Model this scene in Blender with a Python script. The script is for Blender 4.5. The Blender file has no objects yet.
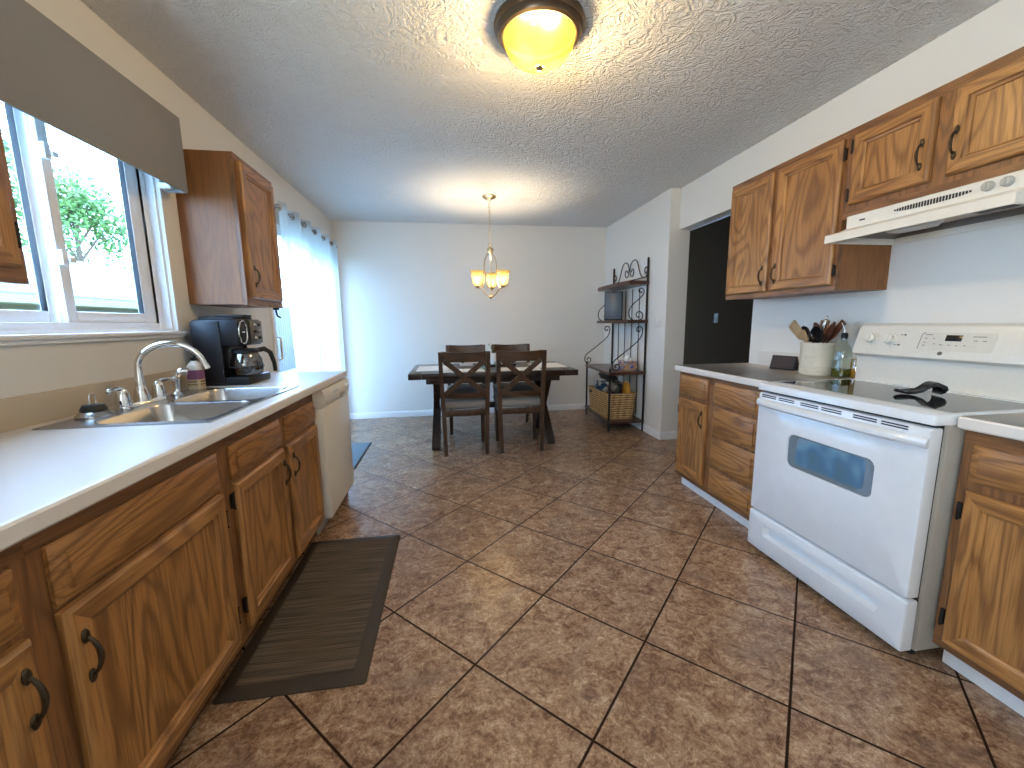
import bpy, bmesh, math, random
from mathutils import Vector, Matrix
random.seed(7)
S = bpy.context.scene
COL = S.collection
PI = math.pi

# ------------------------------------------------------------------ camera
cam_d = bpy.data.cameras.new('camera')
cam = bpy.data.objects.new('camera', cam_d)
COL.objects.link(cam)
cam_d.sensor_width = 36.0
cam_d.lens = 404.6 * 36.0 / 1024.0
cam_d.clip_start = 0.02
cam.matrix_world = Matrix(((0.98844, 0.03307, -0.14799, 0.0),
                           (-0.15124, 0.14462, -0.97786, 0.0),
                           (-0.01094, 0.98893, 0.14795, 1.1978),
                           (0, 0, 0, 1)))
S.camera = cam

# ------------------------------------------------------------------ light and exposure
vs = S.view_settings
vs.view_transform = 'Standard'
vs.look = 'None'
vs.gamma = 1.0
vs.use_curve_mapping = False
vs.exposure = 0.58
S.cycles.max_bounces = 10
S.cycles.diffuse_bounces = 6
S.cycles.glossy_bounces = 4
S.cycles.transmission_bounces = 8
S.cycles.transparent_max_bounces = 12
S.cycles.sample_clamp_indirect = 6.0
S.cycles.caustics_reflective = False
S.cycles.caustics_refractive = False
S.cycles.use_denoising = True
SKY_STRENGTH = 16.0
W = bpy.data.worlds.new('sky')
S.world = W
W.use_nodes = True
_bg = W.node_tree.nodes['Background']
_bg.inputs[0].default_value = (0.34, 0.60, 1.0, 1)
_bg.inputs[1].default_value = SKY_STRENGTH
BULB = 15.0          # ceiling lamp, each of two bulbs
SMALL_BULB = 13.0     # chandelier, each of three bulbs


def portal(name, loc, sx, sy):
    l = bpy.data.lights.new(name, 'AREA')
    l.shape = 'RECTANGLE'
    l.size, l.size_y = sx, sy
    l.cycles.is_portal = True
    o = bpy.data.objects.new(name, l)
    COL.objects.link(o)
    o.location = loc
    o.rotation_euler = (0, -PI / 2, 0)      # the opening faces into the room (+X)


portal('window_portal', (-1.60, 1.82, 1.62), 0.95, 1.05)
portal('patio_door_portal', (-1.60, 4.28, 1.05), 2.15, 1.95)
# added fill light behind the camera, with no known window there
_l = bpy.data.lights.new('rear_fill_light', 'AREA')
_l.shape = 'RECTANGLE'
_l.size, _l.size_y = 1.1, 1.1
_l.energy = 135
_l.color = (0.72, 0.87, 1.0)
REAR = bpy.data.objects.new('rear_fill_light', _l)
COL.objects.link(REAR)
REAR.location = (-1.33, -1.05, 1.55)
REAR.rotation_euler = (0, -PI / 2 - math.radians(50), 0)      # tilted up to brighten the ceiling


# ------------------------------------------------------------------ node helpers
class NT:
    def __init__(s, name):
        s.m = bpy.data.materials.new(name)
        s.m.use_nodes = True
        s.t = s.m.node_tree
        s.t.nodes.clear()
        s.out = s.t.nodes.new('ShaderNodeOutputMaterial')

    def n(s, typ, **kw):
        nd = s.t.nodes.new('ShaderNode' + typ)
        for k, v in kw.items():
            setattr(nd, k, v)
        return nd

    def l(s, a, b):
        s.t.links.new(a, b)

    def val(s, sock, v):
        if hasattr(v, 'is_output') or isinstance(v, bpy.types.NodeSocket):
            s.l(v, sock)
        else:
            sock.default_value = v

    def math(s, op, a, b=None, c=None):
        nd = s.n('Math', operation=op)
        s.val(nd.inputs[0], a)
        if b is not None:
            s.val(nd.inputs[1], b)
        if c is not None:
            s.val(nd.inputs[2], c)
        return nd.outputs[0]

    def mapping(s, vec, scale=(1, 1, 1), loc=(0, 0, 0), rot=(0, 0, 0)):
        nd = s.n('Mapping')
        s.l(vec, nd.inputs[0])
        nd.inputs[1].default_value = loc
        nd.inputs[2].default_value = rot
        nd.inputs[3].default_value = scale
        return nd.outputs[0]

    def noise(s, vec, scale, detail=3, rough=.5, dist=0.0):
        nd = s.n('TexNoise')
        if vec is not None:
            s.l(vec, nd.inputs['Vector'])
        nd.inputs['Scale'].default_value = scale
        nd.inputs['Detail'].default_value = detail
        nd.inputs['Roughness'].default_value = rough
        nd.inputs['Distortion'].default_value = dist
        return nd.outputs[0]

    def ramp(s, fac, stops):
        nd = s.n('ValToRGB')
        s.l(fac, nd.inputs[0])
        e = nd.color_ramp.elements
        while len(e) < len(stops):
            e.new(0.5)
        for i, (p, c) in enumerate(stops):
            e[i].position = p
            e[i].color = (*c, 1) if len(c) == 3 else c
        return nd.outputs[0]

    def mix(s, fac, a, b, blend='MIX'):
        nd = s.n('Mix', data_type='RGBA', blend_type=blend)
        s.val(nd.inputs[0], fac)
        s.val(nd.inputs[6], a if not isinstance(a, tuple) else (*a[:3], 1))
        s.val(nd.inputs[7], b if not isinstance(b, tuple) else (*b[:3], 1))
        return nd.outputs[2]

    def bump(s, h, strength, dist=0.01):
        nd = s.n('Bump')
        s.l(h, nd.inputs['Height'])
        nd.inputs['Strength'].default_value = strength
        nd.inputs['Distance'].default_value = dist
        return nd.outputs[0]

    def obj(s):
        return s.n('TexCoord').outputs['Object']

    def pbsdf(s, color, rough=.5, metal=0.0, normal=None, spec=None, coat=0.0, coat_rough=.03, trans=0.0, ior=1.45, alpha=None):
        p = s.n('BsdfPrincipled')
        s.val(p.inputs['Base Color'], color if not isinstance(color, tuple) else (*color[:3], 1))
        s.val(p.inputs['Roughness'], rough)
        s.val(p.inputs['Metallic'], metal)
        p.inputs['IOR'].default_value = ior
        if normal is not None:
            s.l(normal, p.inputs['Normal'])
        if spec is not None:
            p.inputs['Specular IOR Level'].default_value = spec
        p.inputs['Coat Weight'].default_value = coat
        p.inputs['Coat Roughness'].default_value = coat_rough
        p.inputs['Transmission Weight'].default_value = trans
        return p

    def done(s, node):
        s.l(node.outputs[0], s.out.inputs[0])
        return s.m


def srgb(r, g, b):
    f = lambda c: (c / 255 / 12.92) if c / 255 <= 0.04045 else ((c / 255 + 0.055) / 1.055) ** 2.4
    return (f(r), f(g), f(b))


def plain(name, color, rough=.5, metal=0.0, grain=0.0, gscale=60, **kw):
    n = NT(name)
    nrm = None
    c = color
    nz = n.noise(n.obj(), gscale, 3)
    c = n.mix(0.5, color, n.mix(nz, tuple(x * .88 for x in color), tuple(min(1, x * 1.1) for x in color)))
    if grain:
        nrm = n.bump(nz, grain, .004)
    return n.done(n.pbsdf(c, rough, metal, nrm, **kw))


def oak(name, axis, dark, mid, light, rough=.38, coat=.15, fig=.72):
    """oak grain running along the given axis, figured arches and short pores"""
    n = NT(name)
    info = n.n('ObjectInfo').outputs['Random']
    off = n.n('CombineXYZ')
    n.l(n.math('MULTIPLY', info, 37.0), off.inputs[0])
    n.l(n.math('MULTIPLY', info, 91.0), off.inputs[1])
    n.l(n.math('MULTIPLY', info, 53.0), off.inputs[2])
    add = n.n('VectorMath', operation='ADD')
    n.l(n.obj(), add.inputs[0])
    n.l(off.outputs[0], add.inputs[1])
    v = add.outputs[0]

    def sc(a, b):
        t = [a, a, a]
        t[axis] = b
        return tuple(t)
    big = n.noise(n.mapping(v, sc(3.2, .55)), 1.6, 2, .45, .3)
    wob = n.noise(n.mapping(v, sc(60, 5)), 1.0, 2)
    ph = n.math('ADD', n.math('MULTIPLY', big, 95.0), n.math('MULTIPLY', wob, 2.2))
    rings = n.math('MULTIPLY_ADD', n.math('SINE', ph), .5, .5)
    rings = n.math('POWER', rings, 2.2)
    pores = n.noise(n.mapping(v, sc(230, 7)), 1.0, 2, .6)
    pm = n.ramp(pores, [(.46, (0, 0, 0)), (.66, (1, 1, 1))])
    tone = n.noise(n.mapping(v, sc(9, 1.0)), 1.0, 3)
    base = n.mix(n.ramp(tone, [(.3, (0, 0, 0)), (.7, (1, 1, 1))]), mid, light)
    c = n.mix(n.math('MULTIPLY', rings, fig), base, dark)
    c = n.mix(n.math('MULTIPLY', pm, .5), c, tuple(x * .8 for x in dark))
    nrm = n.bump(n.math('ADD', rings, pores), .06, .002)
    return n.done(n.pbsdf(c, rough, 0, nrm, coat=coat, coat_rough=.3))


# ------------------------------------------------------------------ materials
OD, OM, OL = (.145, .058, .017), (.325, .148, .043), (.445, .214, .068)
M = {}
M['oak_z'] = oak('oak_upright', 2, OD, OM, OL)
M['oak_y'] = oak('oak_lengthwise', 1, OD, OM, OL)
M['oak_x'] = oak('oak_crosswise', 0, OD, OM, OL)
M['oak_frame_z'] = oak('oak_frame_upright', 2, (.115, .046, .016), (.215, .092, .032), (.270, .120, .042), .4)
M['oak_frame_y'] = oak('oak_frame_lengthwise', 1, (.115, .046, .016), (.215, .092, .032), (.270, .120, .042), .4)
FM = ['oak_frame_z', 'oak_frame_y']
M['oak_side'] = oak('oak_side_panel', 2, (.150, .058, .020), (.250, .098, .030), (.290, .120, .038), .5, .0, .35)
M['toe_recess_shade'] = plain('toe_recess_shade', (.012, .008, .005), .9)  # recess shade put into the colour of the left toe kicks
M['bronze'] = plain('antique_bronze', (.075, .055, .035), .38, .85, .1, 200)
M['hinge'] = plain('dark_hinge', (.02, .015, .012), .5, .5)
M['wall'] = plain('wall_paint', (.74, .72, .675), .7, 0, .12, 220)
M['white_trim'] = plain('white_trim_paint', (.80, .80, .79), .4)
M['vinyl'] = plain('white_vinyl', (.82, .83, .84), .35)
M['laminate'] = plain('beige_laminate', (.575, .52, .46), .38, 0, .02, 500)
M['lam_edge'] = plain('pale_laminate_edge', (.70, .66, .61), .35)
M['splash'] = plain('tan_laminate_backsplash', (.52, .43, .32), .35, 0, .02, 300)
M['white_enamel'] = plain('white_enamel', (.72, .745, .775), .14, 0, 0, 20, coat=.4)
M['bisque'] = plain('off_white_plastic', (.72, .68, .60), .3)
M['grey_shade_enamel'] = plain('grey_and_shaded_enamel', (.42, .38, .33), .4)  # own grey on the dishwasher; side shade put into colour on the range
M['black_glass'] = plain('black_cooktop_glass', (.014, .016, .019), .05, 0, 0, 20)
M['oven_glass'] = plain('dark_oven_glass', (.10, .12, .13), .03, 0, 0, 20, spec=1.0, coat=1.0)


def mat_pane_reflection():  # blue reflection painted into the pane colour
    n = NT('blue_reflection_oven_glass')
    f = n.noise(n.mapping(n.obj(), (1, 7, 5)), 1.0, 2)
    c = n.ramp(f, [(.3, (.05, .11, .12)), (.48, (.05, .13, .23)), (.6, (.12, .24, .34)), (.72, (.17, .20, .27))])
    return n.done(n.pbsdf(c, .12, 0, coat=.6))


M['reflection_glass'] = mat_pane_reflection()
M['black_plastic'] = plain('black_plastic', (.012, .012, .014), .22)
M['matte_black'] = plain('matte_black', (.01, .01, .011), .55)
M['steel'] = plain('brushed_steel', (.42, .41, .40), .27, 1.0, .03, 150)
M['chrome'] = plain('polished_chrome', (.72, .71, .69), .07, 1.0)
M['nickel'] = plain('brushed_nickel', (.55, .43, .28), .3, 1.0)
M['lamp_bronze'] = plain('lamp_bronze_ring', (.10, .070, .045), .35, .8)
M['espresso'] = oak('espresso_wood', 0, (.008, .004, .003), (.022, .010, .006), (.034, .016, .009), .3)
M['chair_wood'] = oak('chair_brown_wood', 2, (.018, .008, .004), (.052, .023, .009), (.076, .035, .014), .33)
M['chair_rail'] = oak('chair_brown_rail', 0, (.018, .008, .004), (.052, .023, .009), (.076, .035, .014), .33)
M['seat_fabric'] = plain('grey_seat_fabric', (.20, .185, .175), .85, 0, .3, 400)
M['iron'] = plain('black_wrought_iron', (.014, .011, .010), .5, .4)
M['shelf_wood'] = oak('cherry_shelf_wood', 1, (.022, .008, .005), (.075, .028, .016), (.10, .040, .022), .3)
M['ceramic'] = plain('cream_ceramic', (.66, .60, .49), .22)
M['paper'] = plain('white_paper', (.82, .82, .80), .8)
M['placemat'] = plain('white_cloth', (.78, .76, .73), .85, 0, .3, 500)
M['hood_under_shade'] = plain('shaded_hood_underside', (.20, .19, .18), .5)  # shadow under the hood put into the colour
M['rubber'] = plain('brown_rubber_border', (.036, .023, .015), .6)
M['valance'] = plain('grey_brown_valance_cloth', (.25, .245, .25), .9, 0, .5, 350)
M['switch_shaded'] = plain('shaded_almond_switch_plastic', (.10, .08, .06), .6)  # almond plastic darkened to stand for the dim hall
M['switch'] = plain('almond_switch_plastic', (.72, .70, .66), .4)


def mat_ceiling():
    n = NT('stomped_plaster_ceiling')
    o = n.obj()
    a = n.noise(o, 9, 3, .5, 3.0)
    a1 = n.ramp(a, [(.36, (0, 0, 0)), (.47, (1, 1, 1)), (.53, (1, 1, 1)), (.64, (0, 0, 0))])
    b = n.noise(o, 22, 4, .6, 3.5)
    h = n.math('ADD', n.math('MULTIPLY', a1, .5), b)
    c = n.mix(n.noise(o, 1.2, 2), (.76, .74, .71), (.80, .785, .76))
    return n.done(n.pbsdf(c, .75, 0, n.bump(h, .8, .020)))


def mat_floor():
    n = NT('stone_look_tile')
    o = n.obj()
    s, c45 = .4541, math.sqrt(.5)
    tx, ty = .0506, 1.9244

    def axis(vx, vy):
        d = n.n('VectorMath', operation='DOT_PRODUCT')
        n.l(o, d.inputs[0])
        d.inputs[1].default_value = (vx / s, vy / s, 0)
        return n.math('SUBTRACT', d.outputs['Value'], (tx * vx + ty * vy) / s)
    u, v = axis(c45, -c45), axis(-c45, -c45)

    def edge(x):
        f = n.math('FRACT', x)
        return n.math('MINIMUM', f, n.math('SUBTRACT', 1.0, f))
    e = n.math('MINIMUM', edge(u), edge(v))
    grout = n.ramp(e, [(.0075, (1, 1, 1)), (.0115, (0, 0, 0))])
    cell = n.n('CombineXYZ')
    n.l(n.math('FLOOR', u), cell.inputs[0])
    n.l(n.math('FLOOR', v), cell.inputs[1])
    wn = n.n('TexWhiteNoise', noise_dimensions='3D')
    n.l(cell.outputs[0], wn.inputs[0])
    vm = n.n('VectorMath', operation='MULTIPLY_ADD')
    n.l(wn.outputs['Color'], vm.inputs[0])
    vm.inputs[1].default_value = (13, 17, 11)
    n.l(o, vm.inputs[2])
    p = vm.outputs[0]
    a = n.noise(n.mapping(p, (1, 1.35, 1), (0, 0, 0), (0, 0, .5)), 6.5, 6, .62, 1.8)
    b = n.noise(p, 19.0, 7, .7, 2.6)
    d = n.noise(p, 60.0, 4, .7, 1.2)
    f = n.math('ADD', n.math('MULTIPLY', a, .34), n.math('ADD', n.math('MULTIPLY', b, .40), n.math('MULTIPLY', d, .26)))
    col = n.ramp(f, [(.38, srgb(92, 64, 48)), (.45, srgb(128, 96, 73)), (.50, srgb(154, 121, 94)),
                     (.55, srgb(173, 141, 112)), (.63, srgb(202, 174, 146))])
    veins = n.noise(p, 16.0, 8, .75, 3.2)
    vein = n.ramp(veins, [(.478, (0, 0, 0)), (.497, (1, 1, 1)), (.503, (1, 1, 1)), (.522, (0, 0, 0))])
    col = n.mix(n.math('MULTIPLY', vein, .62), col, srgb(80, 52, 36))
    greyp = n.ramp(n.noise(p, 3.1, 3, .5, 1.0), [(.52, (0, 0, 0)), (.68, (1, 1, 1))])
    col = n.mix(n.math('MULTIPLY', greyp, .4), col, srgb(112, 92, 82))
    tint = n.math('MULTIPLY_ADD', wn.outputs['Value'], .12, .92)
    tn = n.n('CombineXYZ')
    for i in range(3):
        n.l(tint, tn.inputs[i])
    col = n.mix(1.0, col, tn.outputs[0], 'MULTIPLY')
    col = n.mix(grout, col, srgb(42, 28, 19))
    h = n.math('ADD', n.math('MULTIPLY', b, .5), n.math('MULTIPLY', d, .35))
    h = n.math('SUBTRACT', h, n.math('MULTIPLY', grout, .5))
    rough = n.math('ADD', n.math('MULTIPLY_ADD', b, .22, .13), n.math('MULTIPLY', grout, .4))
    pb = n.pbsdf(col, rough, 0, n.bump(h, .16, .005))
    n.l(n.math('MULTIPLY_ADD', grout, -.5, .5), pb.inputs['Specular IOR Level'])
    return n.done(pb)


def mat_glass(name, tint=(1, 1, 1), gloss=.08):
    n = NT(name)
    t = n.n('BsdfTransparent')
    t.inputs[0].default_value = (*tint, 1)
    g = n.n('BsdfGlossy')
    g.inputs['Roughness'].default_value = .02
    m = n.n('MixShader')
    m.inputs[0].default_value = gloss
    n.l(t.outputs[0], m.inputs[1])
    n.l(g.outputs[0], m.inputs[2])
    return n.done(m)


def mat_sheer():
    n = NT('white_sheer_cloth')
    d = n.n('BsdfDiffuse')
    d.inputs[0].default_value = (.62, .66, .68, 1)
    t = n.n('BsdfTranslucent')
    t.inputs[0].default_value = (.60, .67, .69, 1)
    tr = n.n('BsdfTransparent')
    m1 = n.n('MixShader')
    m1.inputs[0].default_value = .72
    n.l(d.outputs[0], m1.inputs[1])
    n.l(t.outputs[0], m1.inputs[2])
    m2 = n.n('MixShader')
    wv = n.noise(n.mapping(n.obj(), (30, 500, 300)), 1, 1)
    n.l(n.math('MULTIPLY_ADD', wv, .05, .02), m2.inputs[0])
    n.l(m1.outputs[0], m2.inputs[1])
    n.l(tr.outputs[0], m2.inputs[2])
    return n.done(m2)


def mat_lampglass(name, tint, glow, w_clear, w_glow):
    """frosted lamp glass: part of the light passes, part is scattered, the rest is absorbed"""
    n = NT(name)
    sw = n.noise(n.obj(), 9, 3, .5, 1.5)
    t = n.n('BsdfTransparent')
    t.inputs[0].default_value = (*[c * w_clear for c in tint], 1)
    d = n.n('BsdfTranslucent')
    n.l(n.mix(sw, tuple(x * w_glow * .75 for x in glow), tuple(x * w_glow for x in glow)), d.inputs[0])
    g = n.n('BsdfGlossy')
    g.inputs[0].default_value = (.04, .04, .04, 1)
    g.inputs['Roughness'].default_value = .15
    a = n.n('AddShader')
    n.l(t.outputs[0], a.inputs[0])
    n.l(d.outputs[0], a.inputs[1])
    b = n.n('AddShader')
    n.l(a.outputs[0], b.inputs[0])
    n.l(g.outputs[0], b.inputs[1])
    return n.done(b)


def mat_stripes(name, c1, c2, axis, freq, rough=.8):
    n = NT(name)
    sc = [3, 3, 3]
    sc[axis] = freq
    f = n.noise(n.mapping(n.obj(), tuple(sc)), 1, 2, .5)
    c = n.mix(n.ramp(f, [(.38, (0, 0, 0)), (.62, (1, 1, 1))]), c1, c2)
    return n.done(n.pbsdf(c, rough, 0, n.bump(f, .3, .003)))


def mat_wicker():
    n = NT('woven_wicker')
    o = n.obj()
    sp = n.n('SeparateXYZ')
    n.l(o, sp.inputs[0])
    nz = n.noise(o, 24, 3)
    run = n.math('ADD', sp.outputs[0], sp.outputs[1])
    row = n.math('SINE', n.math('ADD', n.math('MULTIPLY', sp.outputs[2], 2 * PI / .026), n.math('MULTIPLY', nz, 3.0)))
    stk = n.math('SINE', n.math('ADD', n.math('MULTIPLY', run, 2 * PI / .075), n.math('MULTIPLY', nz, 4.0)))
    f = n.math('ADD', n.math('MULTIPLY_ADD', row, .22, .30), n.math('ADD', n.math('MULTIPLY', stk, .08), n.math('MULTIPLY', nz, .4)))
    c = n.ramp(f, [(.22, (.10, .05, .016)), (.45, (.36, .21, .085)), (.75, (.62, .43, .21))])
    return n.done(n.pbsdf(c, .75, 0, n.bump(f, .6, .008)))


def mat_pattern(name, stops, scale, rough=.5):
    n = NT(name)
    v = n.n('TexVoronoi')
    n.l(n.obj(), v.inputs['Vector'])
    v.inputs['Scale'].default_value = scale
    sp = n.n('SeparateColor')
    n.l(v.outputs['Color'], sp.inputs[0])
    return n.done(n.pbsdf(n.ramp(sp.outputs[0], stops), rough))


M['ceiling'] = mat_ceiling()
M['tile'] = mat_floor()
M['glass'] = mat_glass('window_glass')
M['clear'] = mat_glass('clear_bottle_glass', (.90, .95, .92), .12)
M['carafe'] = mat_glass('carafe_glass', (.35, .34, .33), .2)
M['amber'] = mat_glass('amber_glass', (.85, .72, .42), .1)
M['oil'] = plain('olive_oil', (.11, .105, .010), .15)
M['sheer'] = mat_sheer()
M['bowl'] = mat_lampglass('alabaster_bowl_glass', (1, .86, .62), (1.0, .70, .045), .72, .085)
M['shade'] = mat_lampglass('frosted_shade_glass', (1, .9, .7), (1.0, .78, .34), .38, .05)
M['mat_weave'] = mat_stripes('brown_woven_mat', (.034, .022, .013), (.115, .080, .050), 1, 190)
M['door_mat'] = plain('blue_grey_mat_pile', (.16, .21, .25), .9, 0, .5, 300)
M['wicker'] = mat_wicker()
M['tissue'] = mat_pattern('blue_and_tan_print', [(0, (.45, .24, .10)), (.35, (.52, .34, .20)), (.5, (.02, .06, .35)), (.68, (.62, .60, .55)), (.8, (.03, .10, .30)), (.92, (.35, .16, .08))], 42)
M['hall'] = plain('dark_hall_wall', (.026, .015, .008), .9, spec=.02)  # even, very dark brown on all hall walls
M['leaf'] = mat_pattern('tree_leaves', [(0, (.035, .10, .02)), (.5, (.07, .17, .035)), (1, (.14, .24, .06))], 3.0, .6)
M['bark'] = plain('tree_bark', (.10, .07, .045), .9)
M['shingle'] = mat_stripes('pale_roof_shingles', (.085, .08, .078), (.12, .115, .11), 0, 14)
M['pale_green'] = plain('pale_green_siding', (.115, .105, .045), .6)
M['fence'] = mat_stripes('grey_fence_boards', (.045, .040, .040), (.065, .058, .056), 1, 9)
M['lawn'] = plain('lawn', (.22, .25, .13), .9)
M['patio'] = plain('patio_concrete', (.5, .5, .48), .8)


# ------------------------------------------------------------------ mesh builder
class MB:
    def __init__(s):
        s.v, s.f, s.mi = [], [], []

    def face(s, pts, m=0):
        i = len(s.v)
        s.v += [tuple(p) for p in pts]
        s.f.append(tuple(range(i, i + len(pts))))
        s.mi.append(m)

    def add(s, verts, faces, m=0, mtx=None):
        i = len(s.v)
        if mtx is not None:
            verts = [mtx @ Vector(p) for p in verts]
        s.v += [tuple(p) for p in verts]
        for f in faces:
            s.f.append(tuple(k + i for k in f))
            s.mi.append(m)

    def bm(s, b, m=0, mtx=None):
        b.verts.ensure_lookup_table()
        b.verts.index_update()
        s.add([v.co.copy() for v in b.verts], [[v.index for v in f.verts] for f in b.faces], m, mtx)
        b.free()

    def box(s, x0, x1, y0, y1, z0, z1, m=0, bev=0.0, seg=2, mtx=None):
        b = bmesh.new()
        bmesh.ops.create_cube(b, size=1.0)
        for v in b.verts:
            v.co = Vector(((x0 + x1) / 2 + v.co.x * (x1 - x0), (y0 + y1) / 2 + v.co.y * (y1 - y0), (z0 + z1) / 2 + v.co.z * (z1 - z0)))
        if bev > 0:
            bmesh.ops.bevel(b, geom=list(b.edges), offset=bev, segments=seg, profile=.5, affect='EDGES')
        s.bm(b, m, mtx)
        return s

    def loops(s, L, m=0, cap0=True, cap1=True, close=True):
        n = len(L[0])
        i = len(s.v)
        for lp in L:
            s.v += [tuple(p) for p in lp]
        for a in range(len(L) - 1):
            for k in range(n if close else n - 1):
                k2 = (k + 1) % n
                s.f.append((i + a * n + k, i + a * n + k2, i + (a + 1) * n + k2, i + (a + 1) * n + k))
                s.mi.append(m)
        if cap0:
            s.f.append(tuple(i + k for k in reversed(range(n))))
            s.mi.append(m)
        if cap1:
            s.f.append(tuple(i + (len(L) - 1) * n + k for k in range(n)))
            s.mi.append(m)
        return s

    def lathe(s, prof, c=(0, 0, 0), n=24, m=0, mtx=None, cap0=False, cap1=False):
        L = []
        for r, z in prof:
            lp = []
            for k in range(n):
                a = 2 * PI * k / n
                p = Vector((r * math.cos(a), r * math.sin(a), z))
                if mtx is not None:
                    p = mtx @ p
                lp.append(p + Vector(c))
            L.append(lp)
        return s.loops(L, m, cap0, cap1)

    def tube(s, pts, r, n=8, m=0, closed=False, caps=True, flat=1.0, ang0=0.0):
        pts = [Vector(p) for p in pts]
        N = len(pts)
        rr = r if isinstance(r, (list, tuple)) else [r] * N
        T = []
        for i in range(N):
            a = pts[(i - 1) % N] if (closed or i) else pts[0]
            b = pts[(i + 1) % N] if (closed or i < N - 1) else pts[-1]
            T.append((b - a).normalized())
        ref = Vector((0, 0, 1)) if abs(T[0].z) < .9 else Vector((0, 1, 0))
        u = (ref - T[0] * ref.dot(T[0])).normalized()
        L = []
        for i in range(N):
            u = (u - T[i] * u.dot(T[i])).normalized()
            w = T[i].cross(u)
            L.append([pts[i] + (u * math.cos(2 * PI * k / n + ang0) * flat + w * math.sin(2 * PI * k / n + ang0)) * rr[i] for k in range(n)])
        if closed:
            L.append(L[0])
        return s.loops(L, m, caps and not closed, caps and not closed)

    def beam(s, p0, p1, w, d, side=(1, 0, 0), w1=None, d1=None, m=0):
        """square bar from p0 to p1, w across `side`, d across the other way"""
        p0, p1 = Vector(p0), Vector(p1)
        t = (p1 - p0).normalized()
        a = Vector(side)
        a = (a - t * a.dot(t)).normalized()
        b = t.cross(a)
        w1 = w if w1 is None else w1
        d1 = d if d1 is None else d1
        L = []
        for p, ww, dd in ((p0, w, d), (p1, w1, d1)):
            L.append([p + a * ww / 2 + b * dd / 2, p - a * ww / 2 + b * dd / 2, p - a * ww / 2 - b * dd / 2, p + a * ww / 2 - b * dd / 2])
        return s.loops(L, m)

    def ball(s, c, rx, ry=None, rz=None, m=0, n=16, k=10, mtx=None):
        ry = rx if ry is None else ry
        rz = rx if rz is None else rz
        b = bmesh.new()
        bmesh.ops.create_uvsphere(b, u_segments=n, v_segments=k, radius=1)
        for v in b.verts:
            p = Vector((v.co.x * rx, v.co.y * ry, v.co.z * rz))
            if mtx is not None:
                p = mtx @ p
            v.co = p + Vector(c)
        s.bm(b, m)
        return s

    def prism(s, prof, axis, a0, a1, m=0):
        """prof: 2D outline in the two other axes (in x,y,z order)"""
        def P(q, a):
            l = [q[0], q[1]]
            l.insert(axis, a)
            return l
        return s.loops([[P(q, a0) for q in prof], [P(q, a1) for q in prof]], m)

    def build(s, name, mats, parent=None, smooth=35):
        me = bpy.data.meshes.new(name)
        o = bpy.data.objects.new(name, me)
        COL.objects.link(o)
        off = Vector((0, 0, 0))
        q = parent
        while q is not None:
            off += q.location
            q = q.parent
        me.from_pydata([tuple(Vector(v) - off) for v in s.v], [], s.f)
        if not isinstance(mats, (list, tuple)):
            mats = [mats]
        for mm in mats:
            me.materials.append(M[mm] if isinstance(mm, str) else mm)
        me.polygons.foreach_set('material_index', s.mi)
        b = bmesh.new()
        b.from_mesh(me)
        bmesh.ops.remove_doubles(b, verts=b.verts, dist=1e-5)
        bmesh.ops.recalc_face_normals(b, faces=b.faces)
        b.to_mesh(me)
        b.free()
        if smooth:
            me.polygons.foreach_set('use_smooth', [True] * len(me.polygons))
            me.set_sharp_from_angle(angle=math.radians(smooth))
        if parent is not None:
            o.parent = parent
        return o


def tag(o, label=None, cat=None, group=None, kind=None):
    if label:
        o['label'] = label
    if cat:
        o['category'] = cat
    if group:
        o['group'] = group
    if kind:
        o['kind'] = kind
    return o


def thing(name, loc, label=None, cat=None, group=None, kind=None):
    o = bpy.data.objects.new(name, None)
    o.empty_display_size = .05
    COL.objects.link(o)
    o.location = loc
    return tag(o, label, cat, group, kind)


def copy_tree(o, parent=None):
    c = o.copy()
    COL.objects.link(c)
    if parent is not None:
        c.parent = parent
    for ch in list(o.children):
        copy_tree(ch, c)
    return c


def arc(c, r, a0, a1, n, ax=(0, 2)):
    """points on an arc in the plane of the two axes"""
    out = []
    for i in range(n):
        a = math.radians(a0 + (a1 - a0) * i / (n - 1))
        p = list(c)
        p[ax[0]] += r * math.cos(a)
        p[ax[1]] += r * math.sin(a)
        out.append(tuple(p))
    return out


def rrect(x0, x1, y0, y1, r, k=5):
    pts = []
    for cx, cy, a in ((x1 - r, y1 - r, 0), (x0 + r, y1 - r, 90), (x0 + r, y0 + r, 180), (x1 - r, y0 + r, 270)):
        for i in range(k + 1):
            t = math.radians(a + 90 * i / k)
            pts.append((cx + r * math.cos(t), cy + r * math.sin(t)))
    return pts


def text_mesh(txt, size, name, m, parent, mtx, extrude=.0006):
    cu = bpy.data.curves.new(name, 'FONT')
    cu.body = txt
    cu.size = size
    cu.align_x = 'CENTER'
    cu.align_y = 'CENTER'
    cu.extrude = extrude
    cu.resolution_u = 3
    t = bpy.data.objects.new(name, cu)
    COL.objects.link(t)
    bpy.context.view_layer.update()
    me = bpy.data.meshes.new_from_object(t)
    bpy.data.objects.remove(t)
    bpy.data.curves.remove(cu)
    mb = MB()
    mb.add([v.co.copy() for v in me.vertices], [list(p.vertices) for p in me.polygons], 0, mtx)
    bpy.data.meshes.remove(me)
    return mb.build(name, m, parent, 0)


# ================================================================== the room
XW, XR, XP = -1.358, 2.20, 2.102        # left wall, kitchen right wall, dining partition
YB, YP, YN, H = 5.348, 3.751, -1.8, 2.44
HX = 3.35                                # far wall of the dark hall
WY0, WY1, WZ0, WZ1 = 1.34, 2.30, 1.18, 2.12      # kitchen window opening
DY0, DY1, DZ1 = 3.40, 5.16, 2.06                  # patio door opening
OY0 = 2.71                                        # near edge of the opening to the hall

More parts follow.
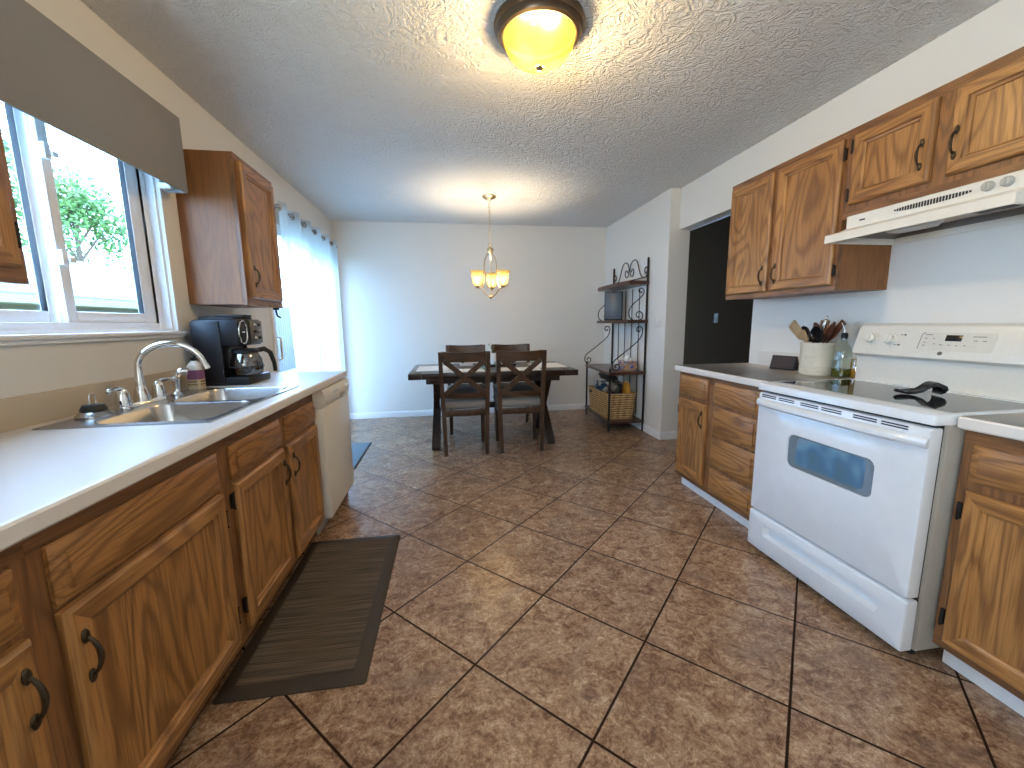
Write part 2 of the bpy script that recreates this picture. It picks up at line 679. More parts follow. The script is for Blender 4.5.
MB().box(XW - .14, HX + .1, YN - .1, 6.6, -.1, 0).build('floor', 'tile').update_tag()
floor = bpy.data.objects['floor']
tag(floor, kind='structure')
tag(MB().box(XW - .14, HX + .1, YN - .1, 6.6, H, H + .1).build('ceiling', 'ceiling'), kind='structure')

w = MB()
XO = XW - .14
for y0, y1, z0, z1 in ((YN, WY0, 0, H), (WY0, WY1, 0, WZ0), (WY0, WY1, WZ1, H), (WY1, DY0, 0, H), (DY0, DY1, DZ1, H), (DY1, YB, 0, H)):
    w.box(XO, XW, y0, y1, z0, z1)
tag(w.build('wall_left', 'wall'), kind='structure')
tag(MB().box(XO, XP + .1, YB, YB + .1, 0, H).build('wall_back', 'wall'), kind='structure')
tag(MB().box(XP, XP + .21, YP, YB, 0, H).build('wall_dining', 'wall'), kind='structure')
w = MB()
w.box(XR, XR + .11, YN, OY0, 0, H)
w.box(XR, XR + .11, OY0, YP, 2.065, H)
tag(w.build('wall_right', 'wall'), kind='structure')
tag(MB().box(XO, HX, YN - .1, YN, 0, H).build('wall_rear', 'wall'), kind='structure')
w = MB()
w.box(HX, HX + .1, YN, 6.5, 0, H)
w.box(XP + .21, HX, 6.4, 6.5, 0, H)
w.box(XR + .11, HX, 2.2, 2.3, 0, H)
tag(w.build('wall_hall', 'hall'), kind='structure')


def base_profile(x, s):
    """baseboard section standing against x, sticking out towards s"""
    return [(x, .001), (x + s * .013, .001), (x + s * .013, .062), (x + s * .009, .072), (x + s * .004, .080), (x, .080)]


b = MB()
b.prism([(p[0], p[1]) for p in base_profile(YB, -1)], 0, XW + .002, XP - .016)
tag(b.build('baseboard_back', 'white_trim'), kind='structure')
b = MB()
b.prism(base_profile(XP, -1), 1, YP, YB - .002)
tag(b.build('baseboard_dining', 'white_trim'), kind='structure')
b = MB()
b.prism(base_profile(YP, -1), 0, XP - .013, XP + .21)
tag(b.build('baseboard_end', 'white_trim'), kind='structure')
b = MB()
b.prism(base_profile(XW, 1), 1, DY1 + .06, YB - .016)
tag(b.build('baseboard_left', 'white_trim'), kind='structure')

# ------------------------------------------------------------------ kitchen window
win = thing('window_1', (XW, (WY0 + WY1) / 2, WZ0), kind='structure')
fx0, fx1 = XO + .005, XW - .055
m = MB()
t = .040
m.box(fx0, fx1, WY0, WY0 + t, WZ0, WZ1, bev=.003)
m.box(fx0, fx1, WY1 - t, WY1, WZ0, WZ1, bev=.003)
m.box(fx0, fx1, WY0 + t, WY1 - t, WZ0, WZ0 + t, bev=.003)
m.box(fx0, fx1, WY0 + t, WY1 - t, WZ1 - t, WZ1, bev=.003)
m.box(fx1, XW - .02, WY0, WY0 + .012, WZ0 + .012, WZ1)
m.box(fx1, XW - .02, WY1 - .012, WY1, WZ0 + .012, WZ1)
m.box(fx1, XW - .02, WY0, WY1, WZ0, WZ0 + .012)
m.build('window_frame', 'vinyl', win)


def sash(y0, y1, x, name, se=.042):
    q = MB()
    z0, z1, s = WZ0 + t, WZ1 - t, .042
    q.box(x, x + .028, y0, y0 + s, z0, z1, bev=.004)
    q.box(x, x + .028, y1 - se, y1, z0, z1, bev=.004)
    q.box(x, x + .028, y0 + s, y1 - se, z0, z0 + s, bev=.004)
    q.box(x, x + .028, y0 + s, y1 - se, z1 - s, z1, bev=.004)
    o = q.build('sash', 'vinyl', win)
    MB().box(x + .012, x + .016, y0 + s, y1 - se, z0 + s, z1 - s).build('glass', 'glass', o)
    return o


sash(WY0 + t, 1.80, fx0 + .006, 'sash')
s2 = sash(1.785, WY1 - t, fx0 + .042, 'sash', .075)
for zz in (1.43, 1.80):
    q = MB()
    q.box(fx1 - .004, fx1 + .014, 1.775, 1.80, zz, zz + .055, bev=.004)
    q.box(fx1 + .012, fx1 + .026, 1.79, 1.815, zz + .012, zz + .03, bev=.003)
    q.build('sash_lock', 'vinyl', s2)
q = MB()
q.box(XW - .06, XW + .028, WY0 - .03, WY1 + .03, WZ0 - .018, WZ0 - .0005, bev=.006)
q.box(XW + .0005, XW + .014, WY0 - .02, WY1 + .02, WZ0 - .034, WZ0 - .018, bev=.003)
tag(q.build('trim_1', 'white_trim'), kind='structure')

# ------------------------------------------------------------------ patio door
pd = thing('door_1', (XW, (DY0 + DY1) / 2, 0), kind='structure')
q = MB()
x0, x1 = XW - .11, XW + .012
q.box(x0, x1, DY0, DY0 + .05, 0, DZ1, bev=.003)
q.box(x0, x1, DY1 - .05, DY1, 0, DZ1, bev=.003)
q.box(x0, x1, DY0 + .05, DY1 - .05, DZ1 - .05, DZ1, bev=.003)
q.box(x0, x1, DY0 + .05, DY1 - .05, .0, .03, bev=.003)
q.build('door_frame', 'vinyl', pd)
for (y0, y1, x) in ((DY0 + .05, 4.31, XW - .05), (4.25, DY1 - .05, XW - .09)):
    q = MB()
    s = .07
    q.box(x, x + .035, y0, y0 + s, .03, DZ1 - .05, bev=.003)
    q.box(x, x + .035, y1 - s, y1, .03, DZ1 - .05, bev=.003)
    q.box(x, x + .035, y0 + s, y1 - s, .03, .03 + .1, bev=.003)
    q.box(x, x + .035, y0 + s, y1 - s, DZ1 - .05 - s, DZ1 - .05, bev=.003)
    o = q.build('door_leaf', 'vinyl', pd)
    MB().box(x + .014, x + .019, y0 + s, y1 - s, .13, DZ1 - .05 - s).build('glass', 'glass', o)
    if x > XW - .06:
        q = MB()
        q.tube([(x + .035, y0 + .035, .92), (x + .075, y0 + .035, .94), (x + .075, y0 + .035, 1.1), (x + .035, y0 + .035, 1.12)], .009)
        q.box(x + .035, x + .043, y0 + .015, y0 + .055, .9, 1.14, bev=.003)
        q.build('door_handle', 'vinyl', o)


# ================================================================== cabinets
def handle(parent, p, out, L=.10, upright=True):
    """bowed bronze pull with leaf-shaped ends; p = centre on the door face, out = outward direction"""
    p, out = Vector(p), Vector(out)
    up = Vector((0, 0, 1)) if upright else Vector((0, 1, 0))
    q = MB()
    pts, rad = [], []
    for i in range(13):
        u = -1 + 2 * i / 12
        bow = (1 - u * u) ** .7 if abs(u) < 1 else 0
        pts.append(p + up * (u * L * .42) + out * (.005 + .019 * bow))
        rad.append(.0034 + .0020 * (1 - abs(u)))
    q.tube(pts, rad, 8)
    rot = Matrix.Identity(3)
    for sgn in (-1, 1):
        c = p + up * (sgn * L * .44) + out * .004
        q.ball(c, .0045, .0085, .015, n=10, k=8)
        q.ball(p + up * (sgn * L * .53) + out * .003, .003, .0055, .007, n=8, k=6)
    return q.build('handle', 'bronze', parent)


def front(parent, name, xf, out, y0, y1, z0, z1, kind, mats, th=.021):
    """door or drawer front lying in the plane x = xf (its back), facing out = +1/-1 along X"""
    q = MB()
    if kind == 'door':
        prof = [(0, .0), (0, th * .55), (.003, th * .8), (.008, th), (.046, th), (.049, th * .7), (.052, th * .62), (.058, th * .52), (.060, th * .25)]
        pan = .060
    else:
        prof = [(0, 0), (0, th * .35), (.003, th * .45), (.024, th * .74), (.0255, th * 1.0), (.027, th * 1.02)]
        pan = .029
    rings = []
    for ins, d in prof:
        x = xf + out * d
        rings.append([(x, y0 + ins, z0 + ins), (x, y1 - ins, z0 + ins), (x, y1 - ins, z1 - ins), (x, y0 + ins, z1 - ins)])
    for a in range(len(rings) - 1):
        for k in range(4):
            k2 = (k + 1) % 4
            mi = (1 if k in (0, 2) else 0) if kind == 'door' else 1
            q.face([rings[a][k], rings[a][k2], rings[a + 1][k2], rings[a + 1][k]], mi)
    q.face(rings[-1], 0 if kind == 'door' else 1)
    q.face(list(reversed(rings[0])), 0)
    return q.build(name, mats, parent, 25)


def hinge(parent, x, out, y, z):
    q = MB()
    q.box(min(x, x + out * .012), max(x, x + out * .012), y - .006, y + .006, z - .026, z + .026, bev=.002)
    q.ball((x + out * .012, y, z + .028), .004, n=8, k=6)
    q.ball((x + out * .012, y, z - .028), .004, n=8, k=6)
    return q.build('hinge', 'hinge', parent)


DM = ['oak_z', 'oak_y']


def base_cabinet(name, label, xf, xb, y0, y1, zt, out, items, group, toe_mat, endpanel='oak_side'):
    """xf face-frame plane, xb wall plane"""
    r = thing(name, ((xf + xb) / 2, (y0 + y1) / 2, 0), label, 'cabinet', group)
    q = MB()
    a, c = sorted((xf - out * .022, xb + out * .002))
    q.box(a, c, y0, y0 + .016, .09, zt - .001)
    q.box(a, c, y1 - .016, y1, .09, zt - .001)
    q.box(a, c, y0 + .016, y1 - .016, .09, .106)
    e = xb + out * .002
    q.box(min(e, e + out * .008), max(e, e + out * .008), y0 + .016, y1 - .016, .106, zt - .001)
    q.build('carcass', endpanel, r)
    f = MB()
    a, c = sorted((xf - out * .021, xf))
    f.box(a, c, y0, y1, zt - .05, zt - .001, 1)
    f.box(a, c, y0, y1, .085, .125, 1)
    ys = sorted(set([y0, y1] + [v for it in items for v in (it[1], it[2])]))
    f.box(a, c, y0, y1, .125, zt - .05, 0)
    f.build('face_frame', FM, r, 0)
    k = MB()
    a, c = sorted((xf - out * .055, xf - out * .07))
    k.box(a, c, y0, y1, .0, .088)
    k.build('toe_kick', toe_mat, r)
    for it in items:
        kind, ya, yb, za, zb = it[:5]
        d = front(r, kind, xf + out * .0005, out, ya, yb, za, zb, kind, DM)
        opt = it[5] if len(it) > 5 else {}
        if 'pull' in opt:
            py, pz = opt['pull']
            handle(d, (xf + out * .0205, py, pz), (out, 0, 0))
        if 'hinge' in opt:
            hy, hz = opt['hinge']
            for z in hz:
                hinge(d, xf + out * .001, out, hy, z)
    return r


CT = .89          # counter height
CB = .85          # underside of the counter
LX = -.757        # left face-frame plane, door fronts at -0.737
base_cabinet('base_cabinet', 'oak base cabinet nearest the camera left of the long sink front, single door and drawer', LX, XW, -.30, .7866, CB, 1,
             [('drawer', .30, .755, .68, .795), ('door', .30, .755, .125, .663, {'pull': (.728, .566)})], 'oak base cabinets along the window wall', 'toe_recess_shade')
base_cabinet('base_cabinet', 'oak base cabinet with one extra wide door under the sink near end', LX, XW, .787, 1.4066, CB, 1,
             [('drawer', .815, 1.37, .675, .80), ('door', .815, 1.37, .125, .663, {'pull': (.840, .550), 'hinge': (1.381, (.22, .57))})], 'oak base cabinets along the window wall', 'toe_recess_shade')
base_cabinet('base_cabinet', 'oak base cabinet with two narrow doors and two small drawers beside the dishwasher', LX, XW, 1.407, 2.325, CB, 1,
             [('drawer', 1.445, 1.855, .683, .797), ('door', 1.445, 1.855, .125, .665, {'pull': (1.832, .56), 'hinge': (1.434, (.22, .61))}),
              ('drawer', 1.912, 2.305, .68, .79), ('door', 1.912, 2.305, .11, .66, {'pull': (1.94, .56)})], 'oak base cabinets along the window wall', 'toe_recess_shade')
RXF = 1.628
base_cabinet('base_cabinet', 'oak base cabinet left of the white range with four stacked drawers and a door', RXF, XR, 1.82, 2.672, CB, -1,
             [('drawer', 2.335, 2.645, .690, .825), ('door', 2.335, 2.645, .12, .66, {'pull': (2.365, .56), 'hinge': (2.655, (.2, .58))}),
              ('drawer', 1.885, 2.272, .690, .82), ('drawer', 1.885, 2.272, .492, .668), ('drawer', 1.885, 2.272, .29, .475), ('drawer', 1.885, 2.272, .115, .265)],
             'oak base cabinets beside the range', 'white_trim')
base_cabinet('base_cabinet', 'oak base cabinet right of the white range, drawer above a wide door', RXF, XR, .2, 1.028, CB, -1,
             [('drawer', .42, 1.0, .685, .805), ('door', .42, .998, .115, .655, {'hinge': (1.008, (.2, .58))})], 'oak base cabinets beside the range', 'white_trim')

# ------------------------------------------------------------------ counters
SX0, SX1, SY0, SY1 = -1.275, -.775, 1.41, 2.205
LXE = -.709
q = MB()


def slab(q, x0, x1, y0, y1, m=0):
    q.box(x0, x1, y0, y1, CB, CT, m)


slab(q, XW + .021, SX0 + .01, -.3, 2.90)
slab(q, SX1 - .01, LXE - .012, -.3, 2.90)
slab(q, SX0 + .01, SX1 - .01, -.3, SY0 + .01)
slab(q, SX0 + .01, SX1 - .01, SY1 - .01, 2.90)
q.prism([(LXE - .012, CB), (LXE - .004, CB), (LXE, CB + .005), (LXE, CT - .007), (LXE - .004, CT - .0015), (LXE - .012, CT)], 1, -.3, 2.90, 1)
ct = q.build('countertop', ['laminate', 'lam_edge'])
tag(ct, 'long beige laminate countertop around the sink below the window', 'countertop')
q = MB()
q.box(XW + .0005, XW + .02, -.3, 2.90, CT - .03, CT + .098, bev=.003)
q.build('backsplash', 'splash', ct)


def right_counter(y0, y1, label):
    q = MB()
    X = 1.598
    q.box(X + .012, XR - .021, y0, y1, CB, CT)
    q.prism([(X + .012, CB), (X + .004, CB), (X, CB + .005), (X, CT - .007), (X + .004, CT - .0015), (X + .012, CT)], 1, y0, y1, 1)
    o = q.build('countertop', ['laminate', 'lam_edge'])
    tag(o, label, 'countertop')
    q = MB()
    q.box(XR - .02, XR - .0005, y0, min(y1, 2.60), CT - .03, CT + .098, bev=.003)
    q.build('backsplash', 'lam_edge', o)


right_counter(1.815, 2.694, 'beige laminate countertop left of the range holding the utensil crock')
right_counter(.2, 1.033, 'short beige laminate countertop right of the range')


# ------------------------------------------------------------------ wall cabinets
def wall_cabinet(label, xf, xb, y0, y1, z0, z1, out, items, group):
    r = thing('wall_cabinet', ((xf + xb) / 2, (y0 + y1) / 2, z0), label, 'cabinet', group)
    q = MB()
    a, c = sorted((xf - out * .021, xb + out * .0015))
    q.box(a, c, y0, y1, z0 + .004, z1)
    q.build('carcass', 'oak_side', r)
    f = MB()
    a, c = sorted((xf - out * .020, xf))
    f.box(a, c, y0, y1, z0, z0 + .035, 1)
    f.box(a, c, y0, y1, z1 - .04, z1, 1)
    f.box(a, c, y0, y1, z0 + .035, z1 - .04, 0)
    f.build('face_frame', FM, r, 0)
    for it in items:
        ya, yb, za, zb, opt = it
        d = front(r, 'door', xf + out * .0005, out, ya, yb, za, zb, 'door', DM)
        if 'pull' in opt:
            handle(d, (xf + out * .0205, opt['pull'][0], opt['pull'][1]), (out, 0, 0))
        for z in opt.get('hz', ()):
            hinge(d, xf + out * .001, out, opt['hy'], z)
    return r


GU = 'oak wall cabinets over the range side'
wall_cabinet('tall oak wall cabinet with two doors left of the range hood', 1.895, XR, 1.790, 2.600, 1.342, 2.08, -1,
             [(2.228, 2.582, 1.370, 2.046, dict(pull=(2.257, 1.466))), (1.806, 2.192, 1.370, 2.046, dict(pull=(2.158, 1.466), hy=1.798, hz=(1.44, 1.975)))], GU)
wall_cabinet('short oak wall cabinet with two doors directly above the range hood', 1.895, XR, 1.05, 1.788, 1.675, 2.08, -1,
             [(1.427, 1.754, 1.733, 2.042, dict(pull=(1.457, 1.842), hy=1.764, hz=(1.78, 1.995))), (1.06, 1.370, 1.733, 2.042, dict(pull=(1.345, 1.842)))], GU)
GL = 'oak wall cabinets beside the window'
uc = wall_cabinet('oak wall cabinet above the coffee maker between window and curtain', XW + .285, XW, 2.415, 2.885, 1.312, 2.085, 1,
                  [(2.445, 2.855, 1.35, 2.055, dict(pull=(2.485, 1.47)))], GL)
q = MB()
q.tube([(-1.10, 2.845, 1.316), (-1.10, 2.845, 1.285), (-1.10, 2.86, 1.262), (-1.085, 2.872, 1.252)], .006)
q.box(-1.115, -1.085, 2.832, 2.858, 1.30, 1.3155, bev=.002)
q.build('hook', 'matte_black', uc)
wall_cabinet('oak wall cabinet cut by the left picture edge before the window', XW + .285, XW, .72, 1.252, 1.312, 2.085, 1,
             [(.74, 1.225, 1.35, 2.055, dict(hy=1.231, hz=(1.43, 1.98)))], GL)

# ------------------------------------------------------------------ dishwasher
dw = thing('dishwasher', (-1.0, 2.61, 0), 'white dishwasher at the far end of the sink counter', 'dishwasher')
q = MB()
q.box(XW + .03, -.765, 2.332, 2.885, .10, CB - .004)
q.build('tub', 'grey_shade_enamel', dw)
q = MB()
q.box(-.763, -.706, 2.332, 2.885, .095, .742, bev=.006)
d = q.build('door', 'bisque', dw)
q = MB()
q.prism([(-.763, .746), (-.709, .746), (-.700, .760), (-.697, .79), (-.700, .825), (-.706, CB - .006), (-.763, CB - .006)], 1, 2.332, 2.885)
p = q.build('control_panel', 'bisque', dw)
q = MB()
q.box(-.699, -.685, 2.66, 2.72, .748, .775, bev=.004)
q.build('latch', 'grey_shade_enamel', p)
q = MB()
q.lathe([(.0, 0), (.02, 0), (.019, .012), (.012, .02), (0, .021)], (-.699, 2.80, .805), 16, mtx=Matrix.Rotation(PI / 2, 3, 'Y'))
q.build('dial', 'white_enamel', p)
for i in range(4):
    q = MB()
    q.box(-.699, -.694, 2.50 + i * .03, 2.522 + i * .03, .80, .812, bev=.002)
    q.build('button', 'white_enamel', p)
q = MB()
q.box(-.80, -.785, 2.335, 2.883, .0, .098)
q.build('toe_panel', 'grey_shade_enamel', dw)
tag(MB().box(XW + .002, -.757, 2.8866, 2.899, 0, CB - .001).build('end_panel', 'oak_side'), 'thin oak end panel closing the counter past the dishwasher', 'panel')

# ------------------------------------------------------------------ sink
sk = thing('kitchen_sink', (-1.02, 1.81, CT), 'stainless steel double bowl drop-in sink set in the counter', 'sink')
zr = CT + .005
q = MB()
ledge = -1.165
bx0, bx1 = ledge, SX1 - .025
my = 1.80


def bowl(y0, y1, cy0, cy1):
    K = 6
    cell = rrect(ledge, SX1 - .004, cy0, cy1, .0005, K)
    top = rrect(bx0 + .005, bx1, y0, y1, .06, K)
    L = [[(x, y, zr) for x, y in cell], [(x, y, zr) for x, y in top]]
    L.append([(x, y, zr - .006) for x, y in rrect(bx0 + .009, bx1 - .004, y0 + .004, y1 - .004, .057, K)])
    L.append([(x, y, zr - .12) for x, y in rrect(bx0 + .016, bx1 - .010, y0 + .011, y1 - .011, .055, K)])
    L.append([(x, y, zr - .150) for x, y in rrect(bx0 + .028, bx1 - .022, y0 + .023, y1 - .023, .05, K)])
    L.append([(x, y, zr - .160) for x, y in rrect(bx0 + .05, bx1 - .045, y0 + .045, y1 - .045, .04, K)])
    cx, cy = (bx0 + bx1) / 2, (y0 + y1) / 2
    L.append([(cx + .045 * math.cos(math.atan2(y - cy, x - cx)), cy + .045 * math.sin(math.atan2(y - cy, x - cx)), zr - .163) for x, y in rrect(bx0 + .05, bx1 - .045, y0 + .045, y1 - .045, .04, K)])
    q.loops(L, 0, False, True)


bowl(SY0 + .03, my - .015, SY0 + .004, my)
bowl(my + .015, SY1 - .03, my, SY1 - .004)
q.face([(SX0 + .004, SY0 + .004, zr), (ledge, SY0 + .004, zr), (ledge, SY1 - .004, zr), (SX0 + .004, SY1 - .004, zr)])
o1 = [(SX0 + .004, SY0 + .004), (SX1 - .004, SY0 + .004), (SX1 - .004, SY1 - .004), (SX0 + .004, SY1 - .004)]
o2 = [(SX0, SY0), (SX1, SY0), (SX1, SY1), (SX0, SY1)]
for k in range(4):
    k2 = (k + 1) % 4
    q.face([(*o1[k], zr), (*o1[k2], zr), (*o2[k2], CT + .0008), (*o2[k], CT + .0008)])
q.build('basin', 'steel', sk)
for y in ((SY0 + my) / 2, (SY1 + my) / 2):
    MB().lathe([(.042, 0), (.038, .004), (.02, .001), (0, .001)], ((bx0 + bx1) / 2, y, zr - .1625), 20).build('drain', 'chrome', sk)

fa = thing('faucet', (-1.222, 1.795, zr), 'chrome high-arc kitchen faucet with two lever handles behind the sink', 'faucet')
q = MB()
q.loops([[(x, y, z) for x, y in rrect(-1.222 - r, -1.222 + r, 1.675 + .028 - r, 1.915 - .028 + r, r, 6)] for r, z in ((.027, zr + .0005), (.027, zr + .008), (.022, zr + .016), (.012, zr + .018))])
q.build('base_plate', 'chrome', fa)
q = MB()
pts = [(-1.222, 1.795, zr + .016), (-1.222, 1.795, zr + .06), (-1.222, 1.795, zr + .13)]
pts += [(-1.222 + .105 - .105 * math.cos(a), 1.795 + .05 * (1 - math.cos(a)) / 2, zr + .145 + .092 * math.sin(a)) for a in [math.radians(x) for x in range(0, 171, 10)]]
pts.append((-1.004, 1.847, zr + .135))
rad = [.021, .018, .0125] + [.0115] * 18 + [.0115]
q.tube(pts, rad, 12)
q.tube([(-1.0105, 1.845, zr + .150), (-1.003, 1.847, zr + .130)], .0145, 12)
q.lathe([(.027, 0), (.026, .02), (.021, .045), (.016, .062)], (-1.222, 1.795, zr + .014), 18)
q.build('spout', 'chrome', fa)
for y, d in ((1.7, -1), (1.89, 1)):
    q = MB()
    q.lathe([(.025, 0), (.024, .02), (.020, .045), (.017, .058), (.010, .066), (0, .068)], (-1.222, y, zr + .014), 18)
    q.tube([(-1.222, y, zr + .068), (-1.220, y + d * .018, zr + .080), (-1.214, y + d * .05, zr + .083), (-1.208, y + d * .075, zr + .079)], [.011, .009, .0065, .0075], 10)
    q.ball((-1.206, y + d * .08, zr + .078), .010, n=12, k=8)
    q.build('lever_handle', 'chrome', fa)
sp = thing('side_sprayer', (-1.222, 2.005, zr), 'small chrome side sprayer beside the faucet', 'sprayer')
MB().lathe([(.024, .0005), (.024, .008), (.016, .016), (.014, .03)], (-1.222, 2.005, zr), 16, cap0=True).build('base', 'chrome', sp)
q = MB()
q.tube([(-1.222, 2.005, zr + .028), (-1.222, 2.005, zr + .07), (-1.216, 2.008, zr + .095), (-1.198, 2.015, zr + .108), (-1.178, 2.023, zr + .104)], [.013, .0135, .016, .017, .014], 12)
q.build('head', 'chrome', sp)
st = thing('sink_strainer', (-1.222, 1.57, zr), 'steel sink strainer with black top and wire loop lying left of the faucet', 'strainer')
MB().lathe([(.050, .0005), (.050, .006), (.044, .012), (.037, .020), (.03, .022)], (-1.222, 1.57, zr), 24, cap0=True, cap1=True).build('basket', 'steel', st)
MB().lathe([(.034, .020), (.036, .026), (.028, .042), (.0, .044)], (-1.222, 1.57, zr), 20, cap0=True).build('stopper', 'matte_black', st)
MB().tube([(-1.222, 1.558, zr + .040), (-1.222, 1.557, zr + .066), (-1.222, 1.563, zr + .080), (-1.222, 1.577, zr + .080), (-1.222, 1.583, zr + .066), (-1.222, 1.582, zr + .040)], .0022, 6).build('wire_loop', 'steel', st)

# ------------------------------------------------------------------ soap bottle
M['soap'] = plain('cream_soap', (.62, .52, .33), .25)
M['soap_cap'] = plain('soap_bottle_shoulder', (.66, .60, .52), .25)
M['purple'] = plain('purple_label', (.22, .08, .16), .5)
M['tan_label'] = plain('tan_label', (.60, .47, .33), .5)
M['label_ink'] = plain('label_ink', (.16, .085, .04), .6)
bx, by = -1.255, 2.212
sb = thing('soap_bottle', (bx, by, CT), 'hand soap bottle with purple band label and black pump by the coffee maker', 'soap bottle')
q = MB()
q.loops([[(x, y, CT + z) for x, y in rrect(bx - w, bx + w, by - w, by + w, w * .55, 5)] for w, z in
         ((.026, .0005), (.030, .005), (.030, .10), (.0295, .115), (.024, .128), (.014, .137), (.011, .143))])
q.build('bottle', 'soap_cap', sb)
q = MB()
q.loops([[(x, y, CT + z) for x, y in rrect(bx - w, bx + w, by - w, by + w, w * .55, 5)] for w, z in ((.0304, .008), (.0306, .052))], 1, False, False)
q.loops([[(x, y, CT + z) for x, y in rrect(bx - w, bx + w, by - w, by + w, w * .55, 5)] for w, z in ((.0306, .052), (.0306, .098), )], 0, False, False)
for zz, hh, ww in ((.038, .007, .020), (.024, .006, .022)):
    for k in range(6):
        yy = bx
        q.box(bx - ww + k * ww / 3, bx - ww + (k + .75) * ww / 3, by - .0312, by - .0300, CT + zz, CT + zz + hh, 2)
        q.box(bx + .0300, bx + .0312, by - ww + k * ww / 3, by - ww + (k + .75) * ww / 3, CT + zz, CT + zz + hh, 2)
q.build('label', ['purple', 'soap', 'label_ink'], sb)
q = MB()
q.lathe([(.012, .142), (.013, .144), (.013, .158), (.005, .160), (.004, .178)], (bx, by, CT), 14, cap0=True, cap1=True)
q.tube([(bx - .004, by + .005, CT + .180), (bx + .012, by - .012, CT + .182), (bx + .024, by - .022, CT + .176)], [.007, .006, .004], 8)
q.build('pump', 'matte_black', sb)

# ------------------------------------------------------------------ coffee maker
cm = thing('coffee_maker', (-1.2, 2.43, CT), 'black dual coffee maker with glass carafe under the wall cabinet', 'coffee maker')
M['coffee_panel'] = plain('brown_grey_control_panel', (.10, .085, .07), .35)
M['coffee_black'] = plain('black_coffee_maker_shell', (.010, .010, .012), .36, spec=.35)
q = MB()
z0 = CT + .0005
KX0, KX1, KYa, KYb = -1.305, -1.085, 2.305, 2.575
q.box(KX0, KX1 + .028, KYa, KYb, z0, z0 + .042, bev=.008)
q.box(KX0, -1.185, KYa, KYb, z0 + .03, z0 + .22, bev=.004)
q.box(KX0, KX1, KYa, KYb, z0 + .205, z0 + .345, bev=.012)
q.box(KX0, -1.17, KYb - .012, KYb, z0 + .03, z0 + .22, bev=.003)
q.box(KX0, -1.17, KYa - .006, KYa + .006, z0 + .012, z0 + .335, bev=.003)
body = q.build('body', 'coffee_black', cm)
q = MB()
q.loops([[(-1.20 + x, 2.45 + y, z0 + z) for x, y in rrect(-w, w * .9, -w, w, w * .3, 4)] for w, z in ((.10, .346), (.10, .356), (.085, .362))])
q.box(-1.24, -1.10, 2.40, 2.51, z0 + .358, z0 + .37, bev=.004)
q.build('lid', 'matte_black', cm)
q = MB()
q.tube([(KX1 + .003, 2.352 + .042 * math.cos(a), z0 + .277 + .060 * math.sin(a)) for a in [2 * PI * k / 28 for k in range(28)]], .0045, 8, closed=True)
dr_ = q.build('dial_ring', 'chrome', cm)
q = MB()
q.box(KX1 - .001, KX1 + .006, 2.338, 2.368, z0 + .274, z0 + .281, bev=.001)
q.build('hand', 'chrome', dr_)
q = MB()
q.box(KX1 - .002, KX1 + .007, 2.43, 2.568, z0 + .215, z0 + .338, bev=.004)
pn = q.build('control_panel', 'coffee_panel', cm)
for i in range(3):
    for j in range(2):
        q = MB()
        q.box(KX1 + .006, KX1 + .013, 2.462 + j * .05, 2.492 + j * .05, z0 + .235 + i * .036, z0 + .252 + i * .036, bev=.003)
        q.build('button', 'steel' if (i + j) % 2 == 0 else 'matte_black', pn)
q = MB()
cx, cy = -1.098, 2.39
q.lathe([(.058, .0465), (.072, .053), (.079, .09), (.073, .132), (.060, .160), (.056, .168)], (cx, cy, z0), 28, cap0=True)
ca = q.build('carafe', 'carafe', cm)
q = MB()
q.lathe([(.057, .165), (.064, .169), (.064, .182), (.048, .19), (0, .192)], (cx, cy, z0), 24, cap0=True)
q.tube([(cx + .038, cy + .044, z0 + .176), (cx + .062, cy + .078, z0 + .182), (cx + .080, cy + .108, z0 + .160), (cx + .090, cy + .122, z0 + .10), (cx + .092, cy + .126, z0 + .052)], [.013, .014, .013, .011, .010], 8)
q.tube([(cx + .0795 * math.cos(a), cy + .0795 * math.sin(a), z0 + .094) for a in [2 * PI * k / 28 for k in range(28)]], .003, 6, closed=True)
q.build('carafe_lid', 'matte_black', ca)
q = MB()
q.lathe([(.054, .0482), (.067, .055), (.074, .088), (.0735, .10), (0, .10)], (cx, cy, z0), 24, cap0=True)
q.build('coffee', plain('black_coffee', (.01, .006, .004), .1), ca)
q = MB()
q.lathe([(.070, .0415), (.072, .0445), (.05, .046)], (cx, cy, z0), 24, cap1=True)
q.build('warming_plate', 'matte_black', cm)

# ------------------------------------------------------------------ valance over the window
va = thing('window_valance', (XW + .05, 1.80, 1.845), 'grey-brown fabric covered cornice box over the kitchen window', 'valance')
q = MB()
y0, y1, xf = 1.18, 2.335, XW + .105
q.box(xf - .012, xf, y0, y1, 1.85, 2.195, bev=.004)
q.box(XW + .001, xf - .012, y1 - .012, y1, 1.85, 2.195, bev=.003)
q.box(XW + .001, xf - .012, y0, y0 + .012, 1.85, 2.195, bev=.003)
q.box(XW + .001, xf - .012, y0 + .012, y1 - .012, 2.183, 2.195)
q.build('cloth_cover', 'valance', va)
q = MB()
q.box(XW + .001, XW + .05, y1 - .045, y1 - .013, 1.86, 1.885, bev=.002)
q.build('mounting_bracket', 'white_trim', va)

# ------------------------------------------------------------------ range hood
hd = thing('range_hood', (2.0, 1.47, 1.57), 'off-white under-cabinet range hood above the stove', 'range hood')
HY0, HY1 = 1.112, 1.786
q = MB()
q.prism([(1.856, 1.612), (1.855, 1.669), (1.859, 1.674), (XR - .001, 1.674), (XR - .001, 1.64), (1.876, 1.64), (1.876, 1.612)], 1, HY0, HY1 - .06)
hb = q.build('housing', 'bisque', hd)
q = MB()


def hl(x, ya, yb, z, xb=XR - .001):
    return [(x, ya, z), (xb, ya, z), (xb, yb, z), (x, yb, z)]


